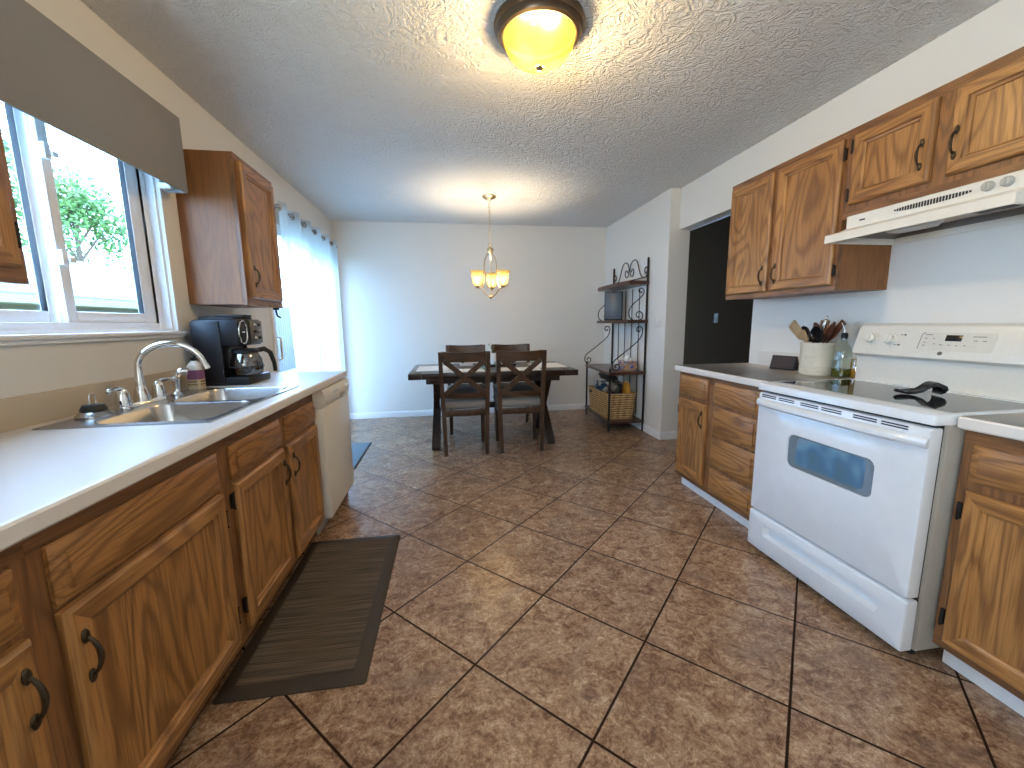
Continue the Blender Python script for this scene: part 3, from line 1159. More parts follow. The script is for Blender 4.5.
q.loops([hl(1.854, HY0, HY1 - .06, 1.618), hl(1.840, HY0 - .001, HY1 - .035, 1.608), hl(1.808, HY0 - .002, HY1, 1.598), hl(1.806, HY0 - .002, HY1, 1.562), hl(1.816, HY0 + .008, HY1 - .01, 1.562, XR - .012),
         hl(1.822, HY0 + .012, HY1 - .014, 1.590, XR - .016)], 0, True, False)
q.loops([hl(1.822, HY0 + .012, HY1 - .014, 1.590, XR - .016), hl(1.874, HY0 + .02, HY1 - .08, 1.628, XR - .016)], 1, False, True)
q.build('canopy', ['bisque', 'hood_under_shade'], hd)
q = MB()
q.box(1.93, 2.12, 1.16, 1.40, 1.612, 1.6275, bev=.003)
q.build('grease_filter', 'steel', hd)
q = MB()
q.loops([[(x, y, z) for x, y in rrect(1.885 + d, 2.00 - d, 1.42 + d, 1.60 - d, .02, 4)] for d, z in ((0, 1.6275), (.004, 1.590), (.015, 1.572))])
q.build('light_cover', plain('hood_light_plastic', (.62, .62, .60), .4), hd)
# louvre slots, knobs and badge on the housing front
q = MB()
N = 26
for k in range(N):
    y = 1.515 - k * .0100
    hgt = .011 * math.sqrt(max(0, 1 - ((k - N / 2 + .5) / (N / 2)) ** 2)) + .0015
    q.box(1.8535, 1.8552, y - .003, y + .003, 1.648 - hgt, 1.648 + hgt * .6)
q.build('vent_slots', 'matte_black', hb)
for y in (1.215, 1.165):
    q = MB()
    q.lathe([(.017, 0), (.016, .010), (.013, .014), (0, .0145)], (1.8545, y, 1.648), 18, mtx=Matrix.Rotation(-PI / 2, 3, 'Y'))
    q.box(1.836, 1.842, y - .003, y + .003, 1.636, 1.660, bev=.001)
    q.build('knob', plain('hood_knob_grey', (.42, .40, .36), .35), hb)
q = MB()
q.box(1.8535, 1.8552, 1.64, 1.665, 1.641, 1.647)
q.build('badge', 'hinge', hb)

# ------------------------------------------------------------------ range
rg = thing('electric_range', (1.85, 1.42, 0), 'white freestanding electric range with black glass cooktop', 'range')
RY0, RY1, RXD = 1.046, 1.804, 1.53
q = MB()
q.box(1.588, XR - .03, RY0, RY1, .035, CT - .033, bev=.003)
q.build('body', 'grey_shade_enamel', rg)  # body coloured darker to stand for its shaded side
q = MB()
q.box(1.5745, 1.5875, RY0 + .012, RY1 - .012, .05, CT - .036)
q.build('gasket', 'matte_black', rg)
for x in (1.62, 2.1):
    for y in (RY0 + .04, RY1 - .04):
        MB().lathe([(.018, .0005), (.018, .01), (.012, .012), (.012, .036)], (x, y, 0), 12, cap0=True).build('foot', 'matte_black', rg)
# top frame with a sloping front rail
q = MB()
T = .893
K = 4
L = []
for ins, z in ((.0, CT - .032), (.0, T - .010), (.003, T - .003), (.010, T)):
    L.append([(x, y, z) for x, y in rrect(RXD - .004 + ins, 2.09, RY0 - .003 + ins, RY1 + .003 - ins, .012, K)])
L.append([(x, y, T) for x, y in rrect(1.616, 2.046, RY0 + .015, RY1 - .009, .008, K)])
L.append([(x, y, T - .003) for x, y in rrect(1.617, 2.045, RY0 + .016, RY1 - .010, .008, K)])
q.loops(L, 0, True, False)
tp = q.build('top_frame', 'white_enamel', rg)
q = MB()
q.loops([[(x, y, z) for x, y in rrect(1.617, 2.045, RY0 + .016, RY1 - .010, .008, K)] for z in (T - .004, T - .0008)], 0)
q.build('glass_top', 'black_glass', rg)
# door
dz0, dz1 = .238, .845
q = MB()
L = []
for ins, x in ((0, 1.574), (0, RXD + .008), (.003, RXD + .002), (.008, RXD)):
    L.append([(x, y, z) for y, z in rrect(RY0 + .006 + ins, RY1 - .006 - ins, dz0 + ins, dz1 - ins, .008, K)])
wy0, wy1, wz0, wz1 = 1.212, 1.60, .53, .683
L.append([(RXD, y, z) for y, z in rrect(wy0 - .001, wy1 + .001, wz0 - .001, wz1 + .001, .03, K)])
L.append([(RXD + .006, y, z) for y, z in rrect(wy0 + .002, wy1 - .002, wz0 + .002, wz1 - .002, .03, K)])
q.loops(L, 0, True, False)
dr = q.build('door', 'white_enamel', rg)
q = MB()
q.loops([[(x, y, z) for y, z in rrect(wy0 + .002, wy1 - .002, wz0 + .002, wz1 - .002, .03, K)] for x in (RXD + .012, RXD + .0045)])
ow = q.build('window', 'oven_glass', dr)
q = MB()
q.loops([[(x, y, z) for y, z in rrect(wy0 + .035, wy1 - .045, wz0 + .022, wz1 - .006, .022, K)] for x in (RXD + .0046, RXD + .0038)])
q.build('inner_pane', 'reflection_glass', ow)
# full-width bowed handle with vent slots above
q = MB()
hz = .795
sec = [(-.004, -.019), (-.022, -.017), (-.036, -.006), (-.036, .006), (-.026, .015), (-.004, .020)]
L = []
for i in range(17):
    u = i / 16
    y = RY0 + .008 + (RY1 - RY0 - .016) * u
    bow = .35 + .65 * (1 - abs(2 * u - 1) ** 5)
    L.append([(RXD + dx * bow + .0005, y, hz + dz * (.86 + .14 * bow)) for dx, dz in sec])
q.loops(L, 0)
q.build('handle', 'white_enamel', dr)
for c in (1.68, 1.455, 1.215):
    for s in (-.052, .052):
        q = MB()
        for z in (.824, .833):
            q.box(RXD - .0012, RXD + .002, c + s - .044, c + s + .044, z, z + .0048)
        q.build('vent_slots', 'matte_black', dr)
q = MB()
q.box(RXD + .022, 1.574, RY0 + .01, RY1 - .01, dz1 + .002, CT - .034)
q.build('vent_gap', 'matte_black', rg)
# storage drawer with a scooped pull
q = MB()
L = []
for ins, x in ((0, 1.574), (0, RXD + .006), (.003, RXD + .001), (.007, RXD - .001)):
    L.append([(x, y, z) for y, z in rrect(RY0 + .004 + ins, RY1 - .004 - ins, .035 + ins, .228 - ins, .007, K)])
sy0, sy1, sz0, sz1 = 1.14, 1.70, .122, .178


def scoop(e, x):
    out = []
    n = len(rrect(0, 1, 0, 1, .1, K))
    base = rrect(sy0 + e, sy1 - e, sz0 + e, sz1 - e, .012, K)
    for y, z in base:
        u = (y - sy0) / (sy1 - sy0)
        sag = .024 * (1 - (2 * u - 1) ** 2)
        out.append((x, y, z - sag * (.6 if z < (sz0 + sz1) / 2 else .0) - (0 if z < (sz0 + sz1) / 2 else sag * .25)))
    return out


L.append(scoop(-.001, RXD - .001))
L.append(scoop(.004, RXD + .012))
L.append(scoop(.008, RXD + .026))
q.loops(L, 0, True, True)
q.build('drawer', 'white_enamel', rg)
# backguard
q = MB()
prof = [(2.085, T - .006), (XR - .015, T - .006), (XR - .015, 1.168), (2.125, 1.178), (2.10, 1.176), (2.083, 1.165), (2.047, 1.040), (2.046, 1.030), (2.056, 1.022), (2.083, 1.015)]
lo = [(x, z) for x, z in prof]
L = []
for y, k in ((RY0, 0), (RY0 + .012, 1), (RY1 - .012, 1), (RY1, 0)):
    zc, xc = 1.09, 2.13
    L.append([((x if k else xc + (x - xc) * .9), y, (z if k or z < 1.0 else zc + (z - zc) * .88)) for x, z in lo])
q.loops(L, 0)
bgd = q.build('backguard', 'bisque', rg)
# slanted control face: local frame (right = -Y, up along the slope, out of the face)
up = Vector((2.083 - 2.047, 0, 1.165 - 1.040)).normalized()
rt = Vector((0, -1, 0))
nn = rt.cross(up)
O0 = Vector((2.047, 0, 1.040))


def on_face(y, z, d=0.0):
    k = (z - 1.040) / up.z
    return O0 + Vector((0, y, 0)) + up * k + nn * d


def face_mtx(y, z, d=0.0):
    p = on_face(y, z, d)
    return Matrix(((rt.x, up.x, nn.x, p.x), (rt.y, up.y, nn.y, p.y), (rt.z, up.z, nn.z, p.z), (0, 0, 0, 1)))


for y in (1.715, 1.632, 1.145, 1.085):
    q = MB()
    mt = face_mtx(y, 1.102, .0)
    L = [[mt @ Vector((r * math.cos(2 * PI * k / 24), r * math.sin(2 * PI * k / 24), z)) for k in range(24)] for r, z in ((.026, 0), (.026, .004), (.021, .006), (.020, .024), (.017, .027))]
    q.loops(L, 0, False, True)
    q.box(-.004, .004, -.019, .019, .024, .033, 1, bev=.002, mtx=mt)
    for k in range(9):
        a = math.radians(-40 + k * 32)
        q.box(-.001, .001, .029, .032, .0002, .0008, 2, mtx=mt @ Matrix.Rotation(a, 4, 'Z'))
    q.build('knob', ['bisque', 'bisque', 'hinge'], bgd)
q = MB()
mt = face_mtx(1.38, 1.104, 0)
q.loops([[mt @ Vector((x, y, z)) for x, y in rrect(-.132, .122, -.043, .037, .012, 4)] for z in (.0002, .0012)], 0)
pnl = q.build('touch_panel', plain('touch_panel_film', (.66, .62, .54), .35), bgd)
q = MB()
q.tube([mt @ Vector((x, y, .0012)) for x, y in [(-.118, .036), (-.126, .033), (-.131, .024), (-.132, -.03), (-.132, -.038)]], .0013, 6)
for x, y, wd in ((-.104, .026, .028), (-.11, .010, .010), (-.082, .010, .008), (-.112, -.008, .008), (-.112, -.022, .01), (-.075, -.014, .008), (-.05, -.017, .012), (-.022, -.017, .008), (.004, -.018, .006), (.032, -.017, .008), (.07, .021, .042), (.062, .004, .012), (.09, .004, .012)):
    q.box(x - wd / 2, x + wd / 2, y - .0016, y + .0016, .001, .0017, mtx=mt)
q.build('printed_marks', plain('grey_print', (.20, .18, .16), .6), pnl)
q = MB()
q.box(-.040, .016, .000, .026, .0012, .002, bev=.0008, mtx=mt)
q.build('clock_display', 'black_plastic', pnl)
q = MB()
mt2 = face_mtx(1.422, 1.052, .0003)
q.loops([[mt2 @ Vector((.0085 * math.cos(2 * PI * k / 24), .0085 * math.sin(2 * PI * k / 24), z)) for k in range(24)] for z in (0, .0012)], 0)
bd = q.build('badge', plain('grey_badge', (.13, .12, .11), .35, .6), bgd)
q = MB()
q.tube([mt2 @ Vector((.0068 * math.cos(2 * PI * k / 24), .0068 * math.sin(2 * PI * k / 24), .0014)) for k in range(24)], .0006, 6, closed=True)
q.build('ring', 'steel', bd)
text_mesh('GE', .0085, 'monogram', 'steel', bd, mt2 @ Matrix.Translation((0, 0, .0014)), .0003)
for y, z in ((1.578, 1.126), (1.592, 1.080)):
    q = MB()
    q.box(-.004, .004, -.003, .003, .0002, .0015, mtx=face_mtx(y, z))
    q.box(-.020, -.008, -.001, .001, .0002, .001, mtx=face_mtx(y, z))
    q.build('indicator_light', 'hinge', bgd)

# spoon rest lying on the cooktop
sr = thing('spoon_rest', (1.93, 1.37, T), 'black spoon rest with one end curled over, lying on the glass cooktop', 'spoon rest')
q = MB()
A, dv = Vector((1.812, 1.395, T + .0005)), Vector((.92, -.39, 0)).normalized()
pv = Vector((-dv.y, dv.x, 0))
L = []
for u, zb, wd, th in ((0, .010, .006, .004), (.015, .006, .024, .005), (.05, .001, .034, .005), (.085, .003, .033, .006), (.11, .012, .028, .008), (.13, .024, .026, .010),
                      (.150, .034, .027, .013), (.170, .036, .028, .015), (.186, .030, .029, .016), (.192, .016, .029, .017), (.188, .004, .026, .014)):
    p = A + dv * u * .76 + Vector((0, 0, zb))
    th *= 1.1
    rim = .008 if u < .1 else .0
    t2 = Vector((0, 0, th))
    if u > .18:
        t2 = Vector((0, 0, th * .45)) + dv * th
    L.append([p + pv * wd + Vector((0, 0, rim)), p + pv * wd * .55, p - pv * wd * .55, p - pv * wd + Vector((0, 0, rim)),
              p - pv * wd * .92 + t2 + Vector((0, 0, rim)), p - pv * wd * .5 + t2, p + pv * wd * .5 + t2, p + pv * wd * .92 + t2 + Vector((0, 0, rim))])
q.loops(L, 0)
q.build('tray', 'black_plastic', sr, 60)

# ------------------------------------------------------------------ utensil crock and its utensils
CX, CY = 2.066, 2.018
ck = thing('utensil_crock', (CX, CY, CT), 'cream ceramic utensil crock with embossed letters and ribbed foot', 'crock')
q = MB()
pr = [(.0755, .0005), (.078, .004)]
for k in range(3):
    z = .010 + k * .014
    pr += [(.0785, z), (.0815, z + .003), (.0815, z + .008), (.0785, z + .011)]
pr += [(.0792, .055), (.0797, .165), (.082, .170), (.082, .180), (.079, .183), (.074, .180), (.073, .02)]
q.lathe(pr, (CX, CY, CT), 40, 0, None, True, True)
q.build('pot', 'ceramic', ck)
dirc = Vector((0 - CX, 0 - CY, 0)).normalized()
base_ang = math.atan2(-CY, -CX) - .12
for i, chx in enumerate('UTENSILS'):
    a = base_ang + (i - 3.5) * .175
    n_ = Vector((math.cos(a), math.sin(a), 0))
    r_ = Vector((-math.sin(a), math.cos(a), 0))
    p = Vector((CX, CY, CT + .105)) + n_ * .0792
    mt = Matrix(((r_.x, 0, n_.x, p.x), (r_.y, 0, n_.y, p.y), (0, 1, 0, p.z), (0, 0, 0, 1)))
    text_mesh(chx, .019, 'embossed_letter', 'ceramic', ck, mt, .0022)

M['wood_lt'] = oak('pale_beech_wood', 2, (.30, .17, .075), (.50, .33, .17), (.60, .42, .24), .6)
M['wood_md'] = oak('honey_wood', 2, (.20, .085, .028), (.36, .17, .06), (.42, .22, .085), .5)
M['wood_dk'] = oak('dark_red_wood', 2, (.05, .015, .008), (.11, .035, .018), (.15, .05, .025), .45)


def utensil(name, label, cat, foot, head, mat_, kind, hw=.03, hl_=.07):
    """a tool standing in the crock: foot offset inside the pot, head = top point (both relative to the crock centre)"""
    f = Vector((CX + foot[0], CY + foot[1], CT + .024))
    h = Vector((CX + head[0], CY + head[1], CT + head[2]))
    ax = (h - f).normalized()
    side = Vector((0, 1, 0))
    side = (side - ax * side.dot(ax)).normalized()
    side = (side + Vector((.35, 0, 0))).normalized()
    side = (side - ax * side.dot(ax)).normalized()
    nrm = ax.cross(side)
    r = thing(name, f, label, cat, 'cooking tools in the crock')
    hs = h - ax * hl_
    q = MB()
    q.tube([f, f + (hs - f) * .5, hs], [.0055, .005, .0055], 8)
    q.build('handle', mat_ if kind != 'whisk' else 'steel', r)
    q = MB()
    if kind == 'spoon':
        L = []
        for i in range(9):
            u = i / 8
            wd = hw * math.sin(PI * min(.97, max(.07, u))) ** .6
            cup = .012 * math.sin(PI * u)
            c = hs + ax * (hl_ * u)
            L.append([c + side * wd, c + side * wd * .5 - nrm * cup, c - side * wd * .5 - nrm * cup, c - side * wd,
                      c - side * wd * .5 - nrm * (cup - .006), c + side * wd * .5 - nrm * (cup - .006)])
        q.loops(L)
    elif kind == 'spatula':
        L = []
        for u, wd in ((0, .006), (.15, hw * .75), (.3, hw), (.95, hw * 1.08), (1.0, hw * .95)):
            c = hs + ax * (hl_ * u)
            L.append([c + side * wd + nrm * .003, c - side * wd + nrm * .003, c - side * wd - nrm * .003, c + side * wd - nrm * .003])
        q.loops(L)
    elif kind == 'ladle':
        c = hs + ax * hl_ * .5
        mt = Matrix((( side.x, ax.x, nrm.x), (side.y, ax.y, nrm.y), (side.z, ax.z, nrm.z)))
        L = []
        for a in range(0, 91, 15):
            t_ = math.radians(a)
            L.append([c + mt @ Vector((hw * math.cos(t_) * math.cos(2 * PI * k / 16), hl_ * .5 * math.cos(t_) * math.sin(2 * PI * k / 16), -.03 * math.sin(t_))) for k in range(16)])
        for a in range(75, -1, -15):
            t_ = math.radians(a)
            L.append([c + mt @ Vector((hw * .93 * math.cos(t_) * math.cos(2 * PI * k / 16), hl_ * .465 * math.cos(t_) * math.sin(2 * PI * k / 16), -.027 * math.sin(t_))) for k in range(16)])
        q.loops(L, 0, False, False)
    elif kind == 'handle_end':
        q.tube([hs, hs + ax * hl_ * .3, hs + ax * hl_ * .85, hs + ax * hl_], [.008, .011, .011, .006], 10)
        q.tube([hs + ax * hl_ + (side * math.cos(a) + ax * (math.sin(a) + .8)) * .010 for a in [2 * PI * k / 14 for k in range(14)]], .002, 6, closed=True)
    q.build('head', mat_, r, 50)
    return r


utensil('spatula', 'broad pale wooden spatula leaning out of the crock towards the left', 'spatula', (.03, -.055), (-.055, .135, .290), 'wood_lt', 'spatula', .050, .12)
utensil('wooden_spoon', 'dark red wooden spoon behind the pale spatula in the crock', 'spoon', (.035, -.02), (.045, .078, .292), 'wood_dk', 'spoon', .046, .10)
utensil('serving_spoon', 'black serving spoon at the far left of the crock', 'spoon', (.05, -.03), (.045, .160, .268), 'black_plastic', 'spoon', .044, .10)
utensil('turner', 'honey coloured wooden turner standing upright in the crock', 'spatula', (.04, .02), (.055, .022, .308), 'wood_md', 'spatula', .038, .11)
utensil('tongs', 'steel topped tool with hanging loop, tallest in the crock', 'kitchen tool', (.0, .03), (.015, -.022, .312), 'steel', 'handle_end', .02, .06)
utensil('ladle', 'black ladle with its cup facing the room in the crock middle', 'ladle', (-.01, .03), (-.030, -.012, .272), 'black_plastic', 'ladle', .060, .10)
utensil('mixing_spoon', 'brown wooden spoon at the right side of the crock', 'spoon', (-.03, .02), (.03, -.062, .298), 'wood_dk', 'spoon', .036, .12)
utensil('slotted_turner', 'dark wooden turner leaning furthest right in the crock', 'spatula', (-.02, .05), (.035, -.110, .300), 'wood_dk', 'spatula', .024, .12)
utensil('butter_spreader', 'short pale wooden spreader in front of the ladle', 'spreader', (.0, -.03), (-.066, .048, .248), 'wood_lt', 'spatula', .028, .075)

# oil bottle and glass jar
ox, oy = 2.085, 1.882
ob = thing('oil_bottle', (ox, oy, CT), 'clear glass oil bottle with pour spout and green oil beside the crock', 'bottle')
q = MB()
q.loops([[(x, y, CT + z) for x, y in rrect(ox - a, ox + a, oy - a, oy + a, a * .45, 4)] for a, z in ((.032, .0005), (.035, .004), (.035, .125), (.032, .150), (.021, .172), (.0135, .190), (.0130, .215))], 0, True, False)
q.build('bottle', 'clear', ob)
q = MB()
q.loops([[(x, y, CT + z) for x, y in rrect(ox - a, ox + a, oy - a, oy + a, a * .45, 4)] for a, z in ((.030, .005), (.033, .010), (.033, .046))], 0)
q.build('oil', 'oil', ob)
q = MB()
q.lathe([(.0115, .205), (.015, .216), (.015, .236), (.008, .240)], (ox, oy, CT), 14, cap0=True, cap1=True)
q.build('stopper', 'matte_black', ob)
q = MB()
q.tube([(ox, oy, CT + .238), (ox - .001, oy + .002, CT + .258), (ox - .006, oy + .012, CT + .285), (ox - .008, oy + .016, CT + .292)], [.006, .0052, .004, .0035], 8)
q.build('pour_spout', 'chrome', ob)
jx, jy = 2.135, 1.846
jr = thing('glass_jar', (jx, jy, CT), 'small amber glass jar between oil bottle and range', 'jar')
MB().lathe([(.02, .0005), (.0235, .003), (.0235, .085), (.021, .092), (.021, .10)], (jx, jy, CT), 20, cap0=True).build('jar', 'amber', jr)
MB().lathe([(.022, .002), (.022, .035), (0, .035)], (jx, jy, CT), 20, cap0=True).build('contents', plain('yellow_spice', (.45, .30, .06), .6), jr)

# small dark display wedge on the counter
wc = thing('desk_clock', (2.1, 2.27, CT), 'small dark wedge shaped clock on the counter left of the crock', 'clock')
q = MB()
mtx = Matrix.Translation((2.095, 2.268, CT + .0005)) @ Matrix.Rotation(math.radians(18), 4, 'Z')
pf = [(-.034, 0), (.034, 0), (.034, .008), (.002, .086), (-.010, .088), (-.036, .008)]
q.loops([[mtx @ Vector((x, y, z)) for x, z in pf] for y in (-.072, .072)])
q.build('case', plain('dark_brown_case', (.020, .016, .016), .4), wc)
q = MB()
a0, a1 = Vector((-.0365, 0, .010)), Vector((-.0112, 0, .084))
nv = Vector((-(a1 - a0).z, 0, (a1 - a0).x)).normalized() * .001
q.face([mtx @ (a0 + nv + Vector((0, -.064, 0))), mtx @ (a0 + nv + Vector((0, .064, 0))), mtx @ (a1 + nv + Vector((0, .064, 0))), mtx @ (a1 + nv + Vector((0, -.064, 0)))])
q.build('screen', plain('dark_screen', (.06, .045, .045), .18), wc)
q = MB()
q.tube([(2.13, 2.20, CT + .03), (2.165, 2.16, CT + .05), (2.172, 2.13, CT + .09), (2.176, 2.12, CT + .10)], .003, 6)
q.build('cord', 'switch', wc)

# ================================================================== dining corner
# ------------------------------------------------------------------ table
TX0, TX1, TY0, TY1, TZ = -.385, 1.205, 3.71, 4.60, .755
tb = thing('dining_table', ((TX0 + TX1) / 2, (TY0 + TY1) / 2, 0), 'dark espresso wood dining table with crossed trestle legs', 'table')
q = MB()
q.box(TX0 + .12, TX1 - .12, TY0, TY1, TZ - .055, TZ, bev=.004)
q.box(TX0, TX0 + .119, TY0, TY1, TZ - .055, TZ, bev=.004)
q.box(TX1 - .119, TX1, TY0, TY1, TZ - .055, TZ, bev=.004)
q.build('tabletop', 'espresso', tb)
q = MB()
q.box(TX0 + .15, TX1 - .15, TY0 + .12, TY0 + .145, TZ - .115, TZ - .056)
q.box(TX0 + .15, TX1 - .15, TY1 - .145, TY1 - .12, TZ - .115, TZ - .056)
for x in (-.16, .95):
    q.box(x - .06, x + .06, TY0 + .06, TY1 - .06, TZ - .085, TZ - .056)
q.build('apron', 'espresso', tb)
ym = (TY0 + TY1) / 2
for x, lean in ((-.155, .0), (.955, .0)):
    sx = -1 if x < .4 else 1
    for d in (-1, 1):
        q = MB()
        xo = x + d * .0
        q.beam((x + sx * .012, ym + d * .33, .0005), (x - sx * .02, ym - d * .30, TZ - .086), .075 if d < 0 else .068, .085, (1, 0, 0))
        q.build('leg', 'espresso', tb)
q = MB()
q.beam((-.15, ym, .36), (.95, ym, .36), .06, .035, (0, 0, 1))
q.build('stretcher', 'espresso', tb)

# ------------------------------------------------------------------ chairs
def make_chair():
    r = thing('dining_chair', (0, 0, 0))
    cw = 'chair_wood'
    for s in (-1, 1):
        q = MB()
        pts = [(s * .188, -.205, 0), (s * .196, -.188, .30), (s * .200, -.185, .46), (s * .208, -.198, .70), (s * .214, -.228, .955)]
        L = []
        for i, (x, y, z) in enumerate(pts):
            a, c = (.019, .020) if i else (.017, .017)
            if i == 4:
                a, c = .017, .012
            L.append([(x - a, y - c, z), (x + a, y - c, z), (x + a, y + c, z), (x - a, y + c, z)])
        q.loops(L)
        q.build('leg', cw, r)
    for s in (-1, 1):
        q = MB()
        q.beam((s * .192, .205, 0), (s * .192, .195, .43), .032, .032, (1, 0, 0), .042, .042)
        q.build('leg', cw, r)
    q = MB()
    q.box(-.185, .185, -.205, -.180, .365, .425, bev=.003)
    q.box(-.178, .178, .178, .203, .365, .425, bev=.003)
    for s in (-1, 1):
        q.box(s * .200 - .011, s * .200 + .011, -.175, .185, .365, .425, bev=.003)
    q.build('seat_frame', cw, r)
    q = MB()
    L = []
    for ins, z in ((.012, .426), (.0, .434), (-.008, .455), (-.002, .480), (.018, .496), (.07, .506), (.14, .510)):
        L.append([(x, y, z) for x, y in rrect(-.222 + ins, .222 - ins, -.180 + ins * .6, .225 - ins, .03, 5)])
    q.loops(L)
    q.build('seat', 'seat_fabric', r, 60)
    # curved crest rail, lower rail, X brace

    def rail(z0, z1, yb, w, name, dep):
        q = MB()
        L = []
        for i in range(9):
            u = -1 + i / 4
            y = yb - .028 * (1 - u * u)
            x = u * w
            zt = z1 - .010 * (1 - u * u) if name == 'crest_rail' else z1
            L.append([(x, y - dep, z0), (x, y + dep, z0), (x, y + dep - .006, zt), (x, y - dep - .006, zt)])
        q.loops(L)
        return q.build(name, 'chair_rail', r)
    rail(.862, .958, -.214, .196, 'crest_rail', .011)
    rail(.535, .578, -.186, .186, 'lower_rail', .011)
    for s in (-1, 1):
        q = MB()
        n_ = 7
        L = []
        for i in range(n_):
            u = i / (n_ - 1)
            x = s * (-.178 + .356 * u)
            z = .572 + .302 * u
            y = -.186 - .028 * u - .026 * (1 - (2 * u - 1) ** 2) * 0 - .022 + s * .0008
            t = Vector((s * .356, 0, .302)).normalized()
            nx, nz = -t.z * .023, t.x * .023
            L.append([(x + nx, y - .008, z + nz), (x - nx, y - .008, z - nz), (x - nx, y + .008, z - nz), (x + nx, y + .008, z + nz)])
        q.loops(L)
        q.build('cross_brace', cw, r)
    return r


GC = 'dining chairs at the table'
ch = make_chair()
spots = [((.115, 3.838), 0, 'brown X-back dining chair in front of the table, left of the pair', .0),
         ((.640, 3.832), 0, 'brown X-back dining chair in front of the table, nearer the metal rack', .0),
         ((.178, 4.565), PI, 'brown X-back dining chair behind the table, on the curtain side', 0),
         ((.712, 4.560), PI, 'brown X-back dining chair behind the table, on the rack side', 0)]
for i, ((x, y), a, lb, _) in enumerate(spots):
    c = ch if i == 0 else copy_tree(ch)
    c.location = (x, y, .0005)
    c.rotation_euler = (0, 0, a + (.03, -.02, .0, .0)[i])
    tag(c, lb, 'chair', GC)

# ------------------------------------------------------------------ on the table
GP = 'white placemats on the dining table'
for (x, y, wx, wy, lb) in ((-.16, 4.14, .34, .46, 'white placemat on the left end of the table'),
                           (.115, 3.88, .40, .26, 'white placemat before the front left chair'),
                           (.66, 3.88, .40, .26, 'white placemat before the front right chair'),
                           (1.0, 4.16, .34, .44, 'white placemat on the right end of the table')):
    q = MB()
    q.loops([[(a, b_, z) for a, b_ in rrect(x - wx / 2, x + wx / 2, y - wy / 2, y + wy / 2, .01, 3)] for z in (TZ + .0005, TZ + .004)])
    tag(q.build('placemat', 'placemat'), lb, 'placemat', GP)
tr = thing('serving_tray', (.47, 4.22, TZ), 'long dark wooden tray in the table centre', 'tray')
q = MB()
L = [[(x, y, TZ + z) for x, y in rrect(.47 - a, .47 + a, 4.22 - b_, 4.22 + b_, .02, 4)] for a, b_, z in ((.20, .085, .0006), (.205, .09, .028), (.197, .082, .028), (.193, .078, .008))]
q.loops(L)
q.build('tray', 'espresso', tr)
vz = TZ + .0085
vs_ = thing('pitcher', (.452, 4.22, vz), 'white ceramic pitcher with a thin sprig on the table tray', 'pitcher')
q = MB()
q.lathe([(.030, .0005), (.036, .006), (.040, .04), (.034, .085), (.026, .11), (.029, .128), (.027, .128), (.024, .11), (.03, .08), (.0, .02)], (.452, 4.22, vz), 22, cap0=True)
q.build('body', 'paper', vs_)
q = MB()
q.tube([(.478, 4.22, vz + .112), (.505, 4.22, vz + .105), (.508, 4.22, vz + .065), (.485, 4.22, vz + .045)], .005, 8)
q.build('handle', 'paper', vs_)
q = MB()
q.tube([(.45, 4.22, vz + .05), (.44, 4.215, vz + .15), (.415, 4.21, vz + .20), (.405, 4.21, vz + .215)], .0018, 5)
for k, (dx, dz, s) in enumerate(((0, .15, 1), (-.012, .168, -1), (-.024, .186, 1), (-.035, .202, -1), (-.042, .214, 1))):
    c = Vector((.44 + dx, 4.213, vz + dz))
    q.face([c, c + Vector((s * .012, .004, .012)), c + Vector((s * .020, 0, .020)), c + Vector((s * .006, -.004, .016))])
q.build('sprig', 'leaf', vs_)
cd = thing('candle', (.545, 4.215, vz), 'small white candle in the dark table tray', 'candle')
MB().lathe([(.024, .0005), (.0245, .07), (.022, .072), (.0, .069)], (.545, 4.215, vz), 18, cap0=True).build('wax', 'paper', cd)
MB().tube([(.545, 4.215, vz + .068), (.546, 4.215, vz + .08)], .0012, 5).build('wick', 'matte_black', cd)
nb = thing('napkin_box', (.16, 4.33, TZ), 'white napkin box with a dark round mark near the back left chair', 'box')
q = MB()
q.box(.09, .23, 4.28, 4.38, TZ + .0005, TZ + .105, bev=.004)
q.build('box', 'paper', nb)
q = MB()
q.lathe([(.0, 0), (.016, 0), (.016, .001)], (.125, 4.2798, TZ + .05), 14, mtx=Matrix.Rotation(PI / 2, 3, 'X'))
q.build('mark', plain('dark_blue_mark', (.01, .015, .06), .5), nb)
q = MB()
q.loops([[(.16 + a * x, 4.33 + b_ * y, TZ + z) for x, y in ((1, 1), (-1, 1), (-1.1, -1), (.9, -1.1))] for a, b_, z in ((.03, .012, .104), (.04, .02, .118), (.055, .012, .127))])
q.build('napkins', 'paper', nb)
GG = 'short glasses on the dining table'
for k, (x, y, lb) in enumerate(((.30, 3.93, 'short clear glass beside the front left placemat'), (.455, 3.95, 'short clear glass between the two front chairs'), (.83, 4.0, 'short clear glass beside the front right placemat'))):
    tag(MB().lathe([(.0, .001), (.026, .001), (.031, .07), (.029, .07), (.024, .006), (0, .006)], (x, y, TZ), 18).build('drinking_glass', 'clear'), lb, 'glass', GG)

# ------------------------------------------------------------------ wrought iron rack
RX0, RX1, KY0, KY1 = 1.69, 2.083, 4.115, 5.02
rk = thing('bakers_rack', (1.9, 4.57, 0), 'black wrought iron bakers rack with four brown shelves in the corner', 'rack')
for x, y, top in ((RX1, KY0, 1.862), (RX1, KY1, 1.862), (RX0, KY0, .70), (RX0 + .05, KY1 - .02, .70)):
    q = MB()
    q.tube([(x, y, .0005), (x, y, top - .02)], .0115, 10)
    q.lathe([(.0105, -.02), (.014, -.016), (.008, -.010), (.012, -.004), (.006, .006), (0, .010)], (x, y, top), 12)
    q.build('post', 'iron', rk)


